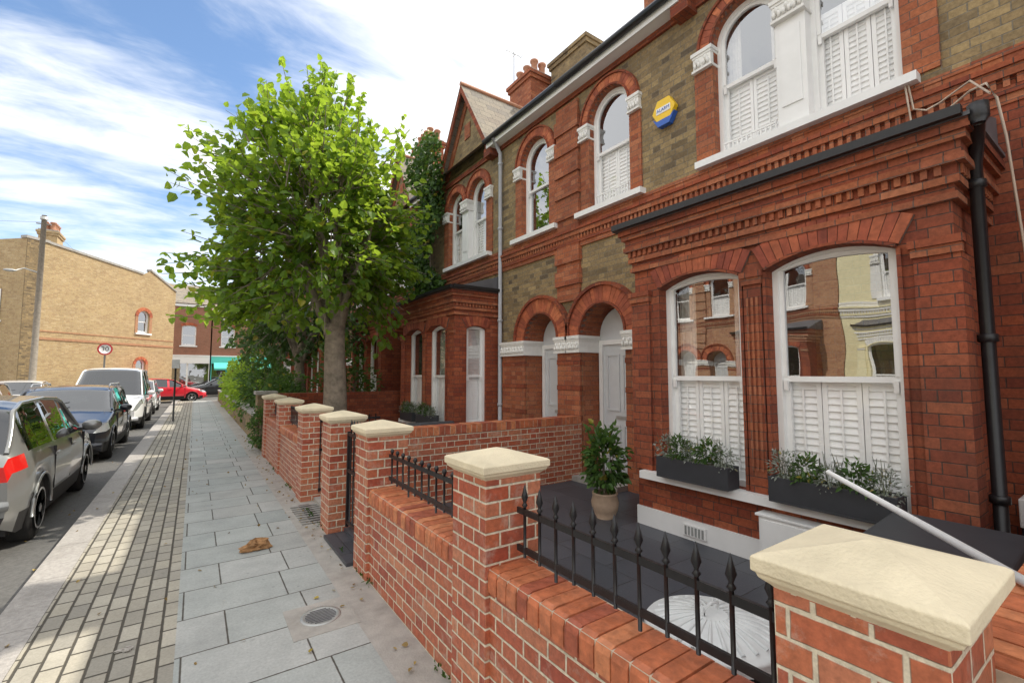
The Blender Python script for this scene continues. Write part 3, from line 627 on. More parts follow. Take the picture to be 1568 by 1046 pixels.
def coping_x(b,y0,y1,x0,x1,z):
    n=max(1,int(round((x1-x0)/.075))); st=(x1-x0)/n
    for i in range(n):
        j=random.uniform(-.0025,.0025); b.box(x0+i*st+.004,x0+(i+1)*st-.004,y0-.008+j,y1+.008,z-.105,z+j,random.choice(COPX))
    b.box(x0,x1,y0-.003,y1+.003,z-.10,z-.008,MORTL)
def finial(b,x,y,z,r=.008):
    b.lathe((x,y,z),[(r,0),(r*1.8,.008),(r*1.1,.016),(r*.9,.022),(r*2.1,.045),(r*1.3,.07),(.001,.105)],BLACK,8)
def railing(root,y0,y1,x=1.30,zb=.78,zt=.93,step=.11,spike=True):
    b=M(); b.box(x-.006,x+.006,y0,y1,zb,zb+.028,BLACK); b.box(x-.006,x+.006,y0,y1,zt,zt+.028,BLACK)
    n=max(2,int((y1-y0)/step)); st=(y1-y0)/n
    for i in range(n):
        y=y0+(i+.5)*st; b.tube([(x,y,zb-.05 if i%4==0 else zb-.02),(x,y,zt+.04)],.0075,BLACK,8)
        if spike: finial(b,x,y,zt+.038)
        else: b.ell((x,y,zt+.055),(.016,.016,.02),BLACK,8,5)
    b.obj('railing',root)
def pillar(y0,y1,root=None,z=1.1,x0=1.145,x1=1.475):
    r=root or empty('brick_gate_pillar'); b=M(); b.box(x0,x1,y0+.035,y1-.035,-.05,z,WALLRED); b.obj('shaft',r,bevel=.004)
    c=M(); cx=(x0+x1)/2; cy=(y0+y1)/2; hx=(x1-x0)/2+.035; hy=(y1-y0)/2
    lv=[(hx-.045,hy-.045,z-.012),(hx-.03,hy-.03,z+.004),(hx-.012,hy-.012,z+.018),(hx-.008,hy-.008,z+.030),(hx,hy,z+.034),(hx,hy,z+.066),(hx-.010,hy-.010,z+.072),(.012,.012,z+.118)]
    vs=[];fs=[]
    for (a,bb,zz) in lv: vs+=[(cx-a,cy-bb,zz),(cx+a,cy-bb,zz),(cx+a,cy+bb,zz),(cx-a,cy+bb,zz)]
    for i in range(len(lv)-1):
        for k in range(4): fs.append((i*4+k,i*4+(k+1)%4,i*4+4+(k+1)%4,i*4+4+k))
    fs.append((0,1,2,3)); q=(len(lv)-1)*4; fs.append((q,q+1,q+2,q+3)); c.add(vs,fs,CAP); c.obj('stone_cap',r,bevel=.003)
    return r
for (a,b_) in ((.22,.60),(1.83,2.23),(3.60,4.00),(4.82,5.22),(6.25,6.65),(8.2,8.58),(9.95,10.33),(-1.9,-1.5),(-1.0,-.6)): pillar(a,b_)
def segment(y0,y1,z=.70,rail=True,spike=True):
    r=empty('garden_front_wall'); b=M(); b.box(WX0,WX1,y0-.03,y1+.03,-.05,z-.10,WALLRED); coping_y(b,WX0,WX1,y0,y1,z); b.obj('brickwork',r)
    if rail: railing(r,y0+.03,y1-.03,1.31,z+.06,z+.235,.11,spike)
segment(.565,1.865); segment(2.195,3.635,spike=False); segment(6.615,8.235,.78,True,False); segment(8.545,9.985,.78,True,False); segment(-.635,.255); segment(-5,-1.865,rail=False)
r=empty('garden_side_wall'); b=M(); b.box(1.475,4.8,5.08,5.28,-.05,.87,WALLRED); coping_x(b,5.08,5.28,1.475,4.79,.97); b.obj('brickwork',r)
r=empty('garden_side_wall'); b=M(); b.box(1.44,4.8,.09,.31,-.05,.86,WALLRED); coping_x(b,.09,.31,1.475,4.8,.96); b.obj('brickwork',r)
r=empty('garden_side_wall'); b=M(); b.box(1.44,4.8,10.5,10.72,-.05,1.2,BAYRED); b.obj('brickwork',r)
r=empty('old_garden_wall'); b=M(); b.box(1.2,1.42,10.36,11.4,-.05,.55,STOCK); b.box(1.15,1.5,11.4,11.8,-.05,1.15,STOCK); b.box(1.11,1.54,11.36,11.84,1.15,1.22,CONC); b.box(1.2,1.42,11.8,33,-.05,.6,STOCK); b.box(1.17,1.45,11.84,33,.6,.66,CONC); b.obj('brickwork',r)
def gate(y0,y1,x=1.31):
    g=empty('iron_gate',(x,y1,0),0); b=M(); L=y1-y0-.03
    for z in (.12,.62,.98): b.box(-.01,.01,-L,-.02,z,z+.03,BLACK)
    b.box(-.013,.013,-L,-L+.03,.08,1.02,BLACK); b.box(-.013,.013,-.05,-.02,.08,1.02,BLACK)
    n=8
    for i in range(1,n):
        yy=-L+i*(L-.03)/n; b.tube([(0,yy,.13),(0,yy,1.05)],.0075,BLACK,8); finial(b,0,yy,1.045)
    b.obj('bars',g)
gate(4.0,4.82)
g=empty('iron_gate',(1.33,6.27,0),math.radians(98)); b=M(); L=.85
for z in (.12,.62,.98): b.box(-.01,.01,-L,-.02,z,z+.03,BLACK)
for i in range(9): b.tube([(0,-.03-i*L/9,.1),(0,-.03-i*L/9,1.05)],.008,BLACK,8)
b.obj('bars',g)
b=M(); b.box(1.10,1.5,4.0,4.82,-.04,.03,DSLATE); b.obj('doorstep_slab')
# ------------------------------------------------------------------ garden things (house A)
simple_stem=simple('stem_green',(.15,.17,.10),.8,.2)
def planter(y0,y1,x0=3.70,x1=3.885,z=.62):
    r=empty('window_box_planter'); b=M(); e=.015
    b.box(x0,x1,y0,y1,z,z+.015,PLANT); b.box(x0,x0+e,y0,y1,z+.015,z+.19,PLANT); b.box(x1-e,x1,y0,y1,z+.015,z+.19,PLANT); b.box(x0+e,x1-e,y0,y0+e,z+.015,z+.19,PLANT); b.box(x0+e,x1-e,y1-e,y1,z+.015,z+.19,PLANT); b.box(x0+e,x1-e,y0+e,y1-e,z+.10,z+.17,BARK)
    b.obj('box',r,bevel=.003)
    nn=5
    for i in range(nn):
        c=((x0+x1)/2-.02,y0+(i+.5)*(y1-y0)/nn,z+.22+.07*random.random()); bush('shrub_foliage',c,(.10,.10,.11),230,.03 if i%2==0 else .045,LEAFL if i%2==0 else LEAFD,False,r,wid=.45)
    st=M()
    for i in range(60):
        yy=random.uniform(y0+.05,y1-.05); st.tube([((x0+x1)/2,yy,z+.16),((x0+x1)/2+random.uniform(-.12,.02),yy+random.uniform(-.06,.06),z+random.uniform(.3,.44))],[.003,.0015],simple_stem,4)
    st.obj('stalks',r)
planter(2.16,2.88); planter(1.03,1.83); planter(8.05,8.75); planter(8.95,9.6)
r=empty('potted_shrub'); b=M(); b.lathe((3.72,3.58,.05),[(.09,0),(.135,.08),(.15,.17),(.13,.24),(.14,.255),(.14,.27),(.115,.27),(.11,.22)],simple('pot_clay',(.42,.30,.21),.8,.15,9),20); b.obj('pot',r)
bush('shrub_foliage',(3.72,3.58,.66),(.22,.22,.34),700,.075,LEAFD,True,r)
b=M(); b.box(3.77,3.895,1.42,1.95,.08,.47,WHITE); b.box(3.755,3.775,1.44,1.93,.10,.45,WHITE); b.box(3.75,3.9,1.40,1.97,.47,.49,WHITE); b.obj('meter_box',None,bevel=.004)
b=M(); b.box(2.95,3.6,.45,1.02,.05,.64,PLANT)
b.add([(2.9,.40,.64),(3.64,.40,.64),(3.64,1.06,.64),(2.9,1.06,.64),(2.95,.45,.72),(3.6,.45,.76),(3.6,1.02,.76),(2.95,1.02,.72)],[(0,1,5,4),(1,2,6,5),(2,3,7,6),(3,0,4,7),(4,5,6,7)],PLANT); b.obj('garden_storage_box',None,bevel=.01)
b=M(); b.tube([(3.62,1.38,.925),(1.95,.20,.985)],.016,WHITE,10); b.obj('white_pole')
LID=simple('zinc_lid',(.66,.68,.68),.5,.08,12,.15,30,metal=.1,dirt=.2)
bx,by,bz=1.72,1.09,.60
b=M(); b.lathe((bx,by,.05),[(.19,0),(.225,bz-.06),(.235,bz-.05)],PLANT,30)
prof=[(.252,-.035),(.258,0.0),(.25,.010),(.228,.006),(.215,.016),(.17,.034),(.11,.049),(.05,.057),(.002,.06)]
b.lathe((bx,by,bz),prof,LID,40)
for i in range(24):
    a=2*math.pi*i/24; b.tube([(bx+r_*math.cos(a),by+r_*math.sin(a),bz+z_+.0005) for r_,z_ in ((.215,.016),(.17,.034),(.11,.049),(.06,.056))],[.009,.008,.006,.003],LID,6)
b.tube([(bx-.05,by,bz+.055),(bx-.045,by,bz+.085),(bx,by,bz+.095),(bx+.045,by,bz+.085),(bx+.05,by,bz+.055)],.006,LID,6); b.obj('galvanised_dustbin')
b=M(); b.box(4.42,4.62,.38,.60,.05,.62,PLANT); b.box(4.38,4.66,.34,.60,.62,.80,WHITE); b.obj('utility_cabinet',None,bevel=.006)
b=M(); b.box(3.862,3.879,2.48,2.72,.09,.19,WHITE)
for k in range(6): b.box(3.858,3.862,2.50+k*.035,2.52+k*.035,.10,.18,GALV)
b.obj('air_brick')
b=M(); b.box(2.5,3.0,5.75,6.25,.05,.85,simple('bin_green',(.015,.02,.018),.4,.1)); b.add([(2.45,5.7,.85),(3.05,5.7,.85),(3.05,6.3,.85),(2.45,6.3,.85),(2.5,5.75,.95),(3.0,5.75,.95),(3.0,6.25,.90),(2.5,6.25,.90)],[(0,1,5,4),(1,2,6,5),(2,3,7,6),(3,0,4,7),(4,5,6,7)],PLANT); b.obj('wheelie_bin',None,bevel=.01)
# ------------------------------------------------------------------ cars
TYRE=simple('tyre',(.018,.018,.018),.85,.2,20); ALLOY=simple('alloy',(.55,.56,.57),.3,.05,5,metal=.6)
CGL=glassmat('car_glass',.12,.8,(.10,.11,.11)); TRIMB=simple('black_trim',(.02,.02,.021),.6,.1)
m_,g_,b_2,o_=newmat('tail_lamp'); b_2.inputs['Base Color'].default_value=(.65,.015,.012,1); b_2.inputs['Roughness'].default_value=.12; b_2.inputs['Coat Weight'].default_value=1; TAIL=m_
m_,g_,b_2,o_=newmat('head_lamp'); b_2.inputs['Base Color'].default_value=(.55,.57,.6,1); b_2.inputs['Roughness'].default_value=.1; b_2.inputs['Metallic'].default_value=.6; b_2.inputs['Coat Weight'].default_value=1; HEAD=m_
PLW=simple('plate_white',(.75,.75,.75),.5,.02); PLY=simple('plate_yellow',(.75,.55,.05),.5,.02)
def paint(name,c,metal=.3):
    return simple(name,c,.28,.03,3,metal=metal,coat=1.0)
def lerpt(t,tab):
    for (x0,y0),(x1,y1) in zip(tab,tab[1:]):
        if t<=x1: 
            k=(t-x0)/(x1-x0) if x1>x0 else 0; k=min(1,max(0,k)); return y0+(y1-y0)*k
    return tab[-1][1]
def car(name,col,loc,heading,L=4.2,Wd=1.76,H=1.46,kind='hatch',rails=False):
    root=empty(name,loc,heading); b=M(); hw=Wd/2
    if kind=='hatch': belt=[(0,.86),(.05,.93),(.5,.96),(2.9,.93),(3.15,.92),(3.9,.76),(4.1,.68),(4.2,.60)]; roof=[(.0,.0),(.10,.96),(.42,H-.10),(.75,H-.02),(1.6,H),(2.2,H-.03),(2.45,H-.09),(3.15,.93)]; xr,xw=.10,3.15; whl=(.78,3.38); bp=(1.35,2.15)
    elif kind=='mpv': belt=[(0,.9),(.05,1.0),(.5,1.05),(3.0,1.04),(3.45,1.03),(3.95,.92),(4.1,.78),(4.2,.62)]; roof=[(0,0),(.08,1.06),(.22,H-.10),(.5,H-.02),(1.6,H),(2.4,H-.02),(2.7,H-.09),(3.45,1.04)]; xr,xw=.08,3.45; whl=(.75,3.4); bp=(1.2,2.1)
    else: belt=[(0,.80),(.06,.92),(.5,.98),(2.9,.93),(3.05,.92),(3.9,.74),(4.1,.66),(4.2,.58)]; roof=[(0,0),(.5,.98),(1.1,H-.05),(1.6,H),(2.1,H-.03),(2.35,H-.08),(3.05,.93)]; xr,xw=.5,3.05; whl=(.78,3.38); bp=(1.35,2.1)
    sc=L/4.2; N=84; xs=[4.2*i/N for i in range(N+1)]
    def w(x):
        e=min(x,4.2-x); k=max(0,1-e/.5); f=.20 if x>2 else .10
        return hw*(1-f*k*k)*(1-.015*abs(x-2.1))
    secs=[]
    for x in xs:
        zb=lerpt(x,belt); zr=lerpt(x,roof) if xr<=x<=xw else zb
        if zr<zb: zr=zb
        za=0
        for xc in whl:
            dd=.365**2-(x-xc)**2
            if dd>0: za=max(za,.30+math.sqrt(dd))
        e=min(x,4.2-x); lift=.10*max(0,1-e/.25)
        z0=max(.20+lift,za); z1=max(.40,za+.015); z2=max(.58,za+.03); z3=max(zb-.14,z2+.02); ww=w(x); k=(zr-zb)/(H-zb) if zr>zb else 0
        r5=(ww*(.90-.16*k),zb+(zr-zb)*.93+.012)
        secs.append([(ww*.94,z0),(ww*.985,z1),(ww,z2),(ww*.99,z3),(ww*.945,zb),r5,(ww*(.70-.10*k),max(zr,zb+.015)+.005),(ww*.35,max(zr,zb+.02)+.02),(0,max(zr,zb+.02)+.025)])
    K=9
    for sgn in (1,-1):
        vs=[(x*sc,sgn*p[0],p[1]) for x,s_ in zip(xs,secs) for p in s_]
        groups={}
        for i in range(N):
            xm=(xs[i]+xs[i+1])/2
            for k in range(K-1):
                m=col
                if k==0 : m=TRIMB if kind=='mpv' or .2<xm<4.0 else col
                if xr<xm<xw:
                    if k==4:
                        if xr+.30<xm<xw-.12 and not any(abs(xm-q)<.045 for q in bp): m=CGL
                    if k>=5:
                        zr=lerpt(xm,roof)
                        if xm>2.3 and zr<H-.07: m=CGL
                        if xm<1.1 and zr<H-.07: m=CGL
                if k==3:
                    if xm<.30: m=TAIL
                if k==3 and xm>3.78: m=HEAD
                groups.setdefault(id(m),(m,[]))[1].append((i*K+k,i*K+k+1,(i+1)*K+k+1,(i+1)*K+k))
        for m,fs in groups.values(): b.add(vs,fs,m,True)
        A=[(x*sc,sgn*(s_[5][0]+.004),s_[5][1]) for x,s_ in zip(xs,secs) if xr<=x<=xw]
        b.tube(A,.022,col,6)
    for end,s_ in ((0,secs[0]),(1,secs[-1])):
        x=0 if end==0 else L; cols=[-1,-.72,-.45,-.25,0,.25,.45,.72,1]
        for k in range(K-1):
            p,q=s_[k],s_[k+1]
            for c0,c1 in zip(cols,cols[1:]):
                m=col; o=abs(c0+c1)/2
                if k==3 and o>.55: m=TAIL if end==0 else HEAD
                if k==3 and end==1 and o<.5: m=TRIMB
                if k==1 and end==1 and o<.7: m=TRIMB
                if k==0: m=TRIMB
                bul=.05; f=lambda c: (1-c*c)*bul*(1 if end else -1)
                b.add([(x+f(c0),c0*p[0],p[1]),(x+f(c1),c1*p[0],p[1]),(x+f(c1),c1*q[0],q[1]),(x+f(c0),c0*q[0],q[1])],[(0,1,2,3)],m,True)
    b.box(-.065,-.045,-.26,.26,.62 if kind!='mpv' else .7,.73 if kind!='mpv' else .81,PLY); b.box(L+.05,L+.065,-.26,.26,.40,.51,PLW)
    for end in (0,1):
        pts=[]
        for i in range(13):
            c=-1+2*i/12; xx=(-.03-(1-c*c)*.055) if end==0 else L+.02+(1-c*c)*.05
            if abs(c)>.9: xx+= .06 if end==0 else -.06
            pts.append((xx,c*(hw*.86),.50 if end==0 else .36))
        b.tube(pts,.055,col,8)
    b.box(.3,L-.3,-hw*.8,hw*.8,.16,.62,TRIMB)
    for xc in whl:
        for sgn in (1,-1):
            cx=xc*sc; yy=sgn*(hw-.13)
            b.lathe((cx,yy-.10 if sgn>0 else yy-.09,.31),[(.21,0),(.30,.01),(.315,.04),(.315,.16),(.30,.19),(.21,.20)],TYRE,26,'y')
            yo=sgn*(hw-.045)
            b.lathe((cx,yo-.01,.31),[(.205,0),(.212,.012),(.19,.02)] if sgn>0 else [(.19,0),(.212,.008),(.205,.02)],TRIMB,26,'y')
            for q in range(5):
                an=q*2*math.pi/5+.3; ca,sa=math.cos(an),math.sin(an)
                vs=[]
                for rr,tt in ((.03,.035),(.195,.028)):
                    for s2 in (-1,1): vs.append((cx+ca*rr-sa*tt*s2,yo+sgn*.018,.31+sa*rr+ca*tt*s2))
                b.add(vs,[(0,1,3,2)],ALLOY)
            b.lathe((cx,yo+sgn*.014,.31),[(.20,-.004),(.215,0),(.205,.006)],TYRE,26,'y')
            for q in range(24):
                t0=q*math.pi/12; t1=t0+math.pi/12
                b.add([(cx+rr*math.cos(t),yo+sgn*.022,.31+rr*math.sin(t)) for rr,t in ((.19,t0),(.212,t0),(.212,t1),(.19,t1))],[(0,1,2,3)],ALLOY)
            b.lathe((cx,yo+sgn*.018,.31),[(.045,-.004),(.045,.004)],ALLOY,14,'y')
            pts=[(cx+.37*math.cos(t),sgn*(hw*.985),.30+.37*math.sin(t)) for t in [math.pi*i/14 for i in range(15)]]; b.tube(pts,.016,TRIMB if kind=='mpv' else col,6)
    for sgn in (1,-1):
        mx=(xw-.35)*sc; b.ell((mx,sgn*(hw+.09),1.0 if kind!='mpv' else 1.12),(.07,.11,.075),col,12,8); b.box(mx-.03,mx+.03,min(sgn*(hw-.06),sgn*(hw+.05)),max(sgn*(hw-.06),sgn*(hw+.05)),.93 if kind!='mpv' else 1.05,.97 if kind!='mpv' else 1.09,TRIMB)
        for hx in (1.25,2.15): b.box(hx*sc,hx*sc+.16,min(sgn*(hw*.99),sgn*(hw+.012)),max(sgn*(hw*.99),sgn*(hw+.012)),.80,.83,col)
        for dx in (1.28,2.12,3.0):
            b.box(dx*sc-.004,dx*sc+.004,min(sgn*hw*.955,sgn*hw*.99),max(sgn*hw*.955,sgn*(hw*.993)),.42,.90,TRIMB)
        if rails: b.tube([(.7,sgn*hw*.70,H),(.8,sgn*hw*.70,H+.05),(2.2,sgn*hw*.70,H+.05),(2.35,sgn*hw*.70,H-.01)],.014,ALLOY,6)
    for sx in (1.35,2.25):
        for sy in (-.38,.38): b.box(sx*sc,sx*sc+.14,sy-.2,sy+.2,.5,1.12,TRIMB); b.ell((sx*sc+.06,sy,1.2),(.05,.12,.09),TRIMB,8,6)
    b.tube([(L-1.0 if kind!='mpv' else L-.72,-.5,1.0),(L-1.25 if kind!='mpv' else L-.95,.1,1.14)],.008,TRIMB,5)
    b.obj('body',root); return root
Z=-.12; hN=math.pi/2
car('parked_hatchback_car',paint('paint_grey',(.26,.265,.26),.4),(-2.12,6.2,Z),hN,3.97,1.70,1.46,'hatch')
car('parked_black_car',paint('paint_black',(.012,.014,.022)),(-2.20,16.0,Z),-hN,4.25,1.78,1.45,'hatch',True)
car('parked_white_van',paint('paint_white',(.78,.79,.80),.0),(-2.2,22.6,Z),-hN,4.6,1.9,1.92,'mpv')
car('parked_silver_car',paint('paint_silver',(.6,.61,.62),.2),(-2.2,28.6,Z),-hN,4.3,1.76,1.46,'hatch')
car('parked_white_car',paint('paint_white_b',(.75,.76,.78),.0),(-5.7,27.5,Z),-hN+.05,4.3,1.76,1.46,'saloon')
car('parked_silver_car',paint('paint_silver_b',(.5,.52,.55),.3),(-5.7,22.2,Z),-hN,4.3,1.76,1.46,'hatch')
car('red_car',paint('paint_red',(.70,.02,.04),.0),(-3.5,34.4,Z),math.radians(15),4.1,1.74,1.45,'hatch')
car('dark_car',paint('paint_dark',(.03,.035,.04)),(3.6,42.5,Z),math.radians(185),4.1,1.74,1.45,'saloon')
# ------------------------------------------------------------------ far buildings
O=Vector((-6.9,31.0,0)); E=Vector((-1.25,37.3,0)); A=(E-O).normalized(); Dn=Vector((-A.y,A.x,0)); Ln=(E-O).length
Ff=F(O,A,Dn); root=empty('yellow_brick_house'); w=M(); t=M(); wi=M()
SOFT=[simple('soft_arch_brick',(.42,.22,.12),.8,.2,12)]
panel(w,Ff,0,Ln,-.15,3.2,[(5.9,6.55,1.2,2.2,.3)],YELLOW); panel(w,Ff,0,Ln,3.2,7.3,[(5.9,6.65,4.1,5.1,.37)],YELLOW)
w.add([Ff.P(0,0,7.3),Ff.P(Ln,0,7.3),Ff.P(Ln-1.9,0,8.0),Ff.P(Ln-2.4,0,7.7),Ff.P(.9,0,8.15),Ff.P(.0,0,8.15)],[(0,1,2,3,4,5)],YELLOW)
w.quad(Ff.P(0,0,-.1),Ff.P(0,9,-.1),Ff.P(0,9,8.1),Ff.P(0,0,8.15),YELLOW); w.quad(Ff.P(Ln,0,-.1),Ff.P(Ln,9,-.1),Ff.P(Ln,9,7.3),Ff.P(Ln,0,7.3),YELLOW); w.quad(Ff.P(0,9,0),Ff.P(Ln,9,0),Ff.P(Ln,9,7.3),Ff.P(0,9,7.3),YELLOW)
w.quad(Ff.P(0,.02,8.1),Ff.P(Ln-2,.02,7.7),Ff.P(Ln-2,9,7.7),Ff.P(0,9,8.1),SLATE)
t.fbox(Ff,0,Ln,-.03,0,3.3,3.42,SOFT[0]); t.fbox(Ff,0,Ln,-.02,0,3.7,3.76,SOFT[0])
t.fbox(Ff,-.05,.95,-.06,.3,8.15,8.28,CONC); t.prism(Ff,[(.95,8.13),(Ln-2.4,7.68),(Ln-2.4,7.8),(.95,8.25)],-.05,.3,CONC); t.prism(Ff,[(Ln-1.9,8.0),(Ln+.05,7.0),(Ln+.05,7.12),(Ln-1.9,8.12)],-.05,.3,CONC)
t.fbox(Ff,0,.5,-.04,0,0,8.1,STOCK)
for (a0,a1,zb,zs,r,mm,th) in ((5.9,6.65,4.1,5.1,.37,VOU,.2),(5.9,6.55,1.2,2.2,.3,VOU,.16)):
    vouss(t,Ff,a0,a1,zs,r,th,-.03,.03,mm,.1); t.fbox(Ff,a0-.15,a1+.15,-.08,.05,zb-.1,zb-.002,WHITE)
    t.fbox(Ff,a0-.18,a0-.003,-.02,0,zb,zs,SOFT[0]); t.fbox(Ff,a1+.003,a1+.18,-.02,0,zb,zs,SOFT[0])
    sash(wi,Ff,a0,a1,zb,zs,r,.1)
Fl=F(O,Dn,A)
for (a0,zb) in ((1.2,4.2),(3.6,4.2),(1.2,1.0),(3.6,1.0)):
    t.fbox(Fl,a0-.1,a0+1.0,-.07,.02,zb-.1,zb,WHITE); t.fbox(Fl,a0,a0+.9,-.02,.02,zb,zb+1.5,INT); t.fbox(Fl,a0,a0+.9,-.035,-.02,zb+.72,zb+.78,WHITE)
    for q in (a0,a0+.84,a0+.42): t.fbox(Fl,q,q+.06,-.04,-.021,zb,zb+1.5,WHITE)
w.obj('walls',root); t.obj('trim',root); wi.obj('windows',root)
cp=Ff.P(1.6,.8,0); chimney(cp[0],cp[1],.7,1.2,7.6,8.95,YELLOW,4)
def shoprow(name,x0,x1,y,h,m,shop,awn=None):
    root=empty(name); Fr=F((x0,y,0),(1,0,0),(0,1,0)); w=M(); t=M(); L=x1-x0; n=max(1,int(L/2.2)); st=L/n
    ops=[(i*st+st*.5-.5,i*st+st*.5+.5,4.0,5.6,.12) for i in range(n)]
    panel(w,Fr,0,L,3.1,h,ops,m); 
    for o in ops: sash(t,Fr,*o,.1); t.fbox(Fr,o[0]-.12,o[1]+.12,-.08,.05,3.9,3.998,WHITE); vouss(t,Fr,o[0],o[1],o[3],o[4],.22,-.03,.03,VOU,.1)
    w.quad(Fr.P(0,6,0),Fr.P(L,6,0),Fr.P(L,6,h),Fr.P(0,6,h),m)
    for e in (0,L): w.quad(Fr.P(e,0,0),Fr.P(e,6,0),Fr.P(e,6,h),Fr.P(e,3,h+2),Fr.P(e,0,h),m)
    w.quad(Fr.P(-.1,-.2,h-.05),Fr.P(L+.1,-.2,h-.05),Fr.P(L+.1,3,h+2),Fr.P(-.1,3,h+2),SLATE); w.quad(Fr.P(0,3,h+2),Fr.P(L,3,h+2),Fr.P(L,6.2,h),Fr.P(0,6.2,h),SLATE)
    t.fbox(Fr,0,L,-.12,0,h-.3,h-.1,WHITE)
    t.fbox(Fr,0,L,.5,.6,0,3.1,INT); t.fbox(Fr,0,L,-.25,.1,2.5,3.1,shop); t.fbox(Fr,0,L,-.3,.1,3.1,3.2,WHITE); t.fbox(Fr,0,L,-.02,.1,0,.5,shop)
    for i in range(n*2+1): a=i*L/(n*2); t.fbox(Fr,max(0,a-.06),min(L,a+.06),-.03,.12,.5,2.5,shop)
    t.quad(Fr.P(0,.05,.5),Fr.P(L,.05,.5),Fr.P(L,.05,2.5),Fr.P(0,.05,2.5),GLASS)
    if awn: t.add([Fr.P(.2,-.28,2.6),Fr.P(L-.2,-.28,2.6),Fr.P(L-.2,-1.5,2.1),Fr.P(.2,-1.5,2.1),Fr.P(.2,-1.5,1.95),Fr.P(L-.2,-1.5,1.95)],[(0,1,2,3),(3,2,5,4)],awn)
    w.obj('walls',root); t.obj('shopfront_and_windows',root)
TEAL=simple('teal_paint',(.12,.62,.54),.5,.05); BLUEP=simple('dark_shop',(.07,.07,.08),.5,.1); REDS=simple('red_sign',(.6,.04,.04),.5,.05)
shoprow('shop_building',-20,-8,47,7.4,FARRED,REDS); shoprow('shop_building',-7.9,-2.2,47.0,7.0,FARRED,BLUEP); shoprow('shop_building',-2.1,1.0,47.05,7.6,FARRED,WHITE)
shoprow('shop_building',1.1,8.0,47,6.6,FARRED,TEAL,TEAL); shoprow('shop_building',8.1,20,47,7.2,STOCK,WHITE)
WOODP=simple('pole_wood',(.26,.23,.19),.9,.2,10,.5)
b=M(); px,py=-6.0,29.2; b.tube([(px,py,-.1),(px,py,8.9)],[.13,.09],WOODP,10); b.tube([(px-.25,py,8.5),(px+.25,py,8.5)],.03,GALV,6); b.lathe((px,py,8.7),[(.14,0),(.14,.12),(.05,.16)],GALV,10)
b.tube([(px,py,6.2),(px-.5,py-.1,6.35),(px-.75,py-.2,6.2)],.03,GALV,6); b.ell((px-.9,py-.25,6.18),(.22,.1,.07),GALV,10,6)
def wire(p,q,sag=.4):
    p=Vector(p);q=Vector(q); b.tube([p.lerp(q,i/12)-Vector((0,0,sag*4*(i/12)*(1-i/12))) for i in range(13)],.005,BLACK,4)
for q in ((-10.3,18,6.2),(-3,47,7)): wire((px,py,8.6),q)
b.obj('telegraph_pole')
def roundsign(loc,name,txt):
    r=empty(name,loc); b=M(); b.tube([(0,0,0),(0,0,2.75)],.038,GALV,10); zc=2.95
    b.lathe((0,-.05,zc),[(.3,0),(.3,.012)],WHITE,28,'y'); n=28
    for i in range(n):
        t0=2*math.pi*i/n;t1=2*math.pi*(i+1)/n
        b.add([(rr*math.cos(t),-.056,zc+rr*math.sin(t)) for rr,t in ((.23,t0),(.3,t0),(.3,t1),(.23,t1))],[(0,1,2,3)],REDS)
    b.obj('post_and_plate',r)
    tc=bpy.data.curves.new('numerals','FONT'); tc.body=txt; tc.size=.3; tc.align_x='CENTER'; tc.align_y='CENTER'; o=bpy.data.objects.new('numerals',tc); S.collection.objects.link(o); o.parent=r; o.location=(0,-.06,zc); o.rotation_euler=(math.pi/2,0,0); tc.materials.append(BLACK)
roundsign((-3.75,30.4,-.1),'speed_limit_sign','30')
b=M(); b.tube([(-.55,19.5,0),(-.55,19.5,2.1)],.028,BLACK,8); b.box(-.66,-.44,19.46,19.475,1.8,2.1,GALV); b.obj('parking_sign_post')
# ------------------------------------------------------------------ world, sun, camera
w=bpy.data.worlds.new('World'); S.world=w; w.use_nodes=True; nt=w.node_tree; nt.nodes.clear(); g=G(nt)
SE=51.5
sky=g.n('ShaderNodeTexSky',sky_type='NISHITA',sun_disc=False,sun_elevation=math.radians(SE),sun_rotation=math.radians(90),air_density=1.0,dust_density=.6,ozone_density=2.0)
tcn=g.n('ShaderNodeTexCoord'); sp=g.n('ShaderNodeSeparateXYZ',{0:tcn.outputs['Generated']})
zz=g.m('ADD',g.m('MAXIMUM',sp.outputs[2],0.0),.25)
uv=g.n('ShaderNodeCombineXYZ',{0:g.m('DIVIDE',sp.outputs[0],zz),1:g.m('DIVIDE',sp.outputs[1],zz),2:.3})
mp=g.n('ShaderNodeMapping',{'Vector':uv.outputs[0],'Rotation':(0,0,.5),'Scale':(1.0,1.5,1),'Location':(.3,.55,0)})
n1=g.n('ShaderNodeTexNoise',{'Vector':mp.outputs[0],'Scale':1.1,'Detail':6.0,'Roughness':.55,'Distortion':.15}).outputs[0]
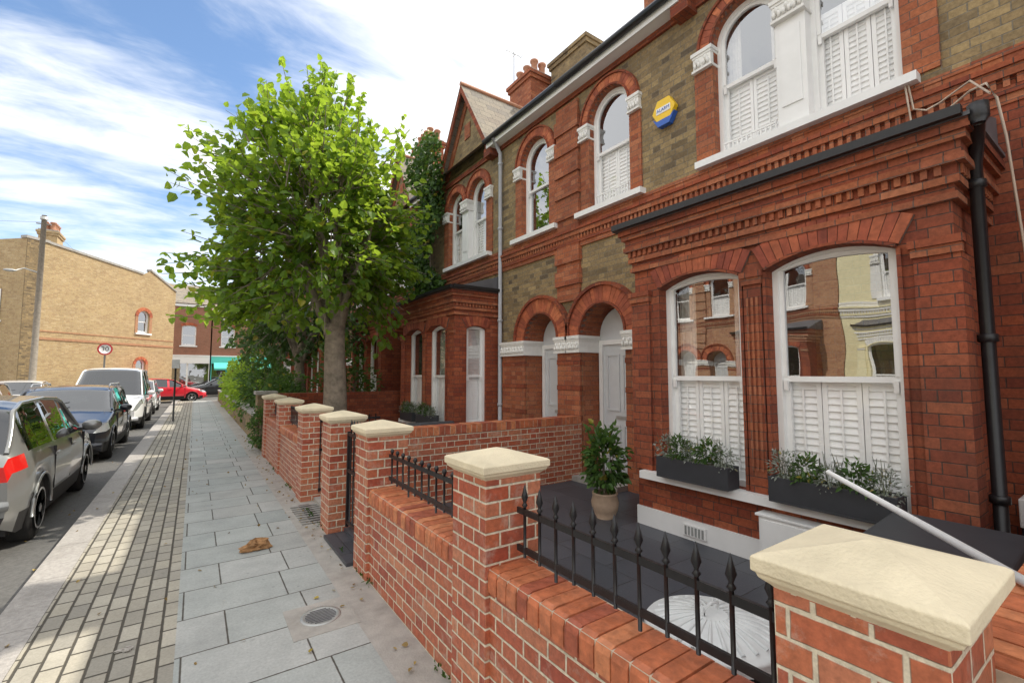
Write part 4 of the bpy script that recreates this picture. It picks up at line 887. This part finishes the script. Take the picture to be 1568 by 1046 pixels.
mp2=g.n('ShaderNodeMapping',{'Vector':uv.outputs[0],'Rotation':(0,0,-.5),'Scale':(1.2,3.2,1)})
n2=g.n('ShaderNodeTexNoise',{'Vector':mp2.outputs[0],'Scale':2.6,'Detail':6.0,'Roughness':.62,'Distortion':.4}).outputs[0]
dt=g.n('ShaderNodeVectorMath',{0:tcn.outputs['Generated'],1:(-.17,.88,.44)},operation='DOT_PRODUCT').outputs['Value']
bias=g.n('ShaderNodeMapRange',{'Value':dt,'From Min':.86,'From Max':.99,'To Min':.08,'To Max':-.16},interpolation_type='SMOOTHSTEP').outputs[0]
nn=g.m('ADD',g.m('ADD',g.m('MULTIPLY',n1,.65),g.m('MULTIPLY',n2,.35)),bias)
cf=g.n('ShaderNodeMapRange',{'Value':nn,'From Min':.28,'From Max':.57,'To Min':0.0,'To Max':1.0},interpolation_type='SMOOTHSTEP').outputs[0]
hz=g.n('ShaderNodeMapRange',{'Value':sp.outputs[2],'From Min':.0,'From Max':.25,'To Min':.6,'To Max':0.0}).outputs[0]
cf=g.m('MAXIMUM',cf,hz)
skc=g.mix(1.0,sky.outputs[0],c4((1.45,1.55,1.6)),'MULTIPLY')
col=g.mix(cf,skc,c4((10.2,10.2,10.2)))
bg=g.n('ShaderNodeBackground',{'Color':col,'Strength':.14}); out=g.n('ShaderNodeOutputWorld'); nt.links.new(bg.outputs[0],out.inputs[0])
sl=bpy.data.lights.new('sun','SUN'); sl.energy=5.0; sl.angle=math.radians(.5); sl.color=(1,.93,.80); so=bpy.data.objects.new('sun',sl); S.collection.objects.link(so)
el=math.radians(SE); d=Vector((math.cos(el),.02,math.sin(el))); so.rotation_euler=d.to_track_quat('Z','Y').to_euler(); so.location=(10,0,20)
cam=bpy.data.cameras.new('camera'); co=bpy.data.objects.new('camera',cam); S.collection.objects.link(co); S.camera=co
co.location=(0,0,1.6); co.rotation_euler=(math.radians(94.1),0,math.radians(-34.8)); cam.lens=16.0; cam.sensor_width=36; cam.clip_end=1500; cam.clip_start=.02
S.view_settings.view_transform='Standard'; S.view_settings.look='None'; S.view_settings.exposure=0
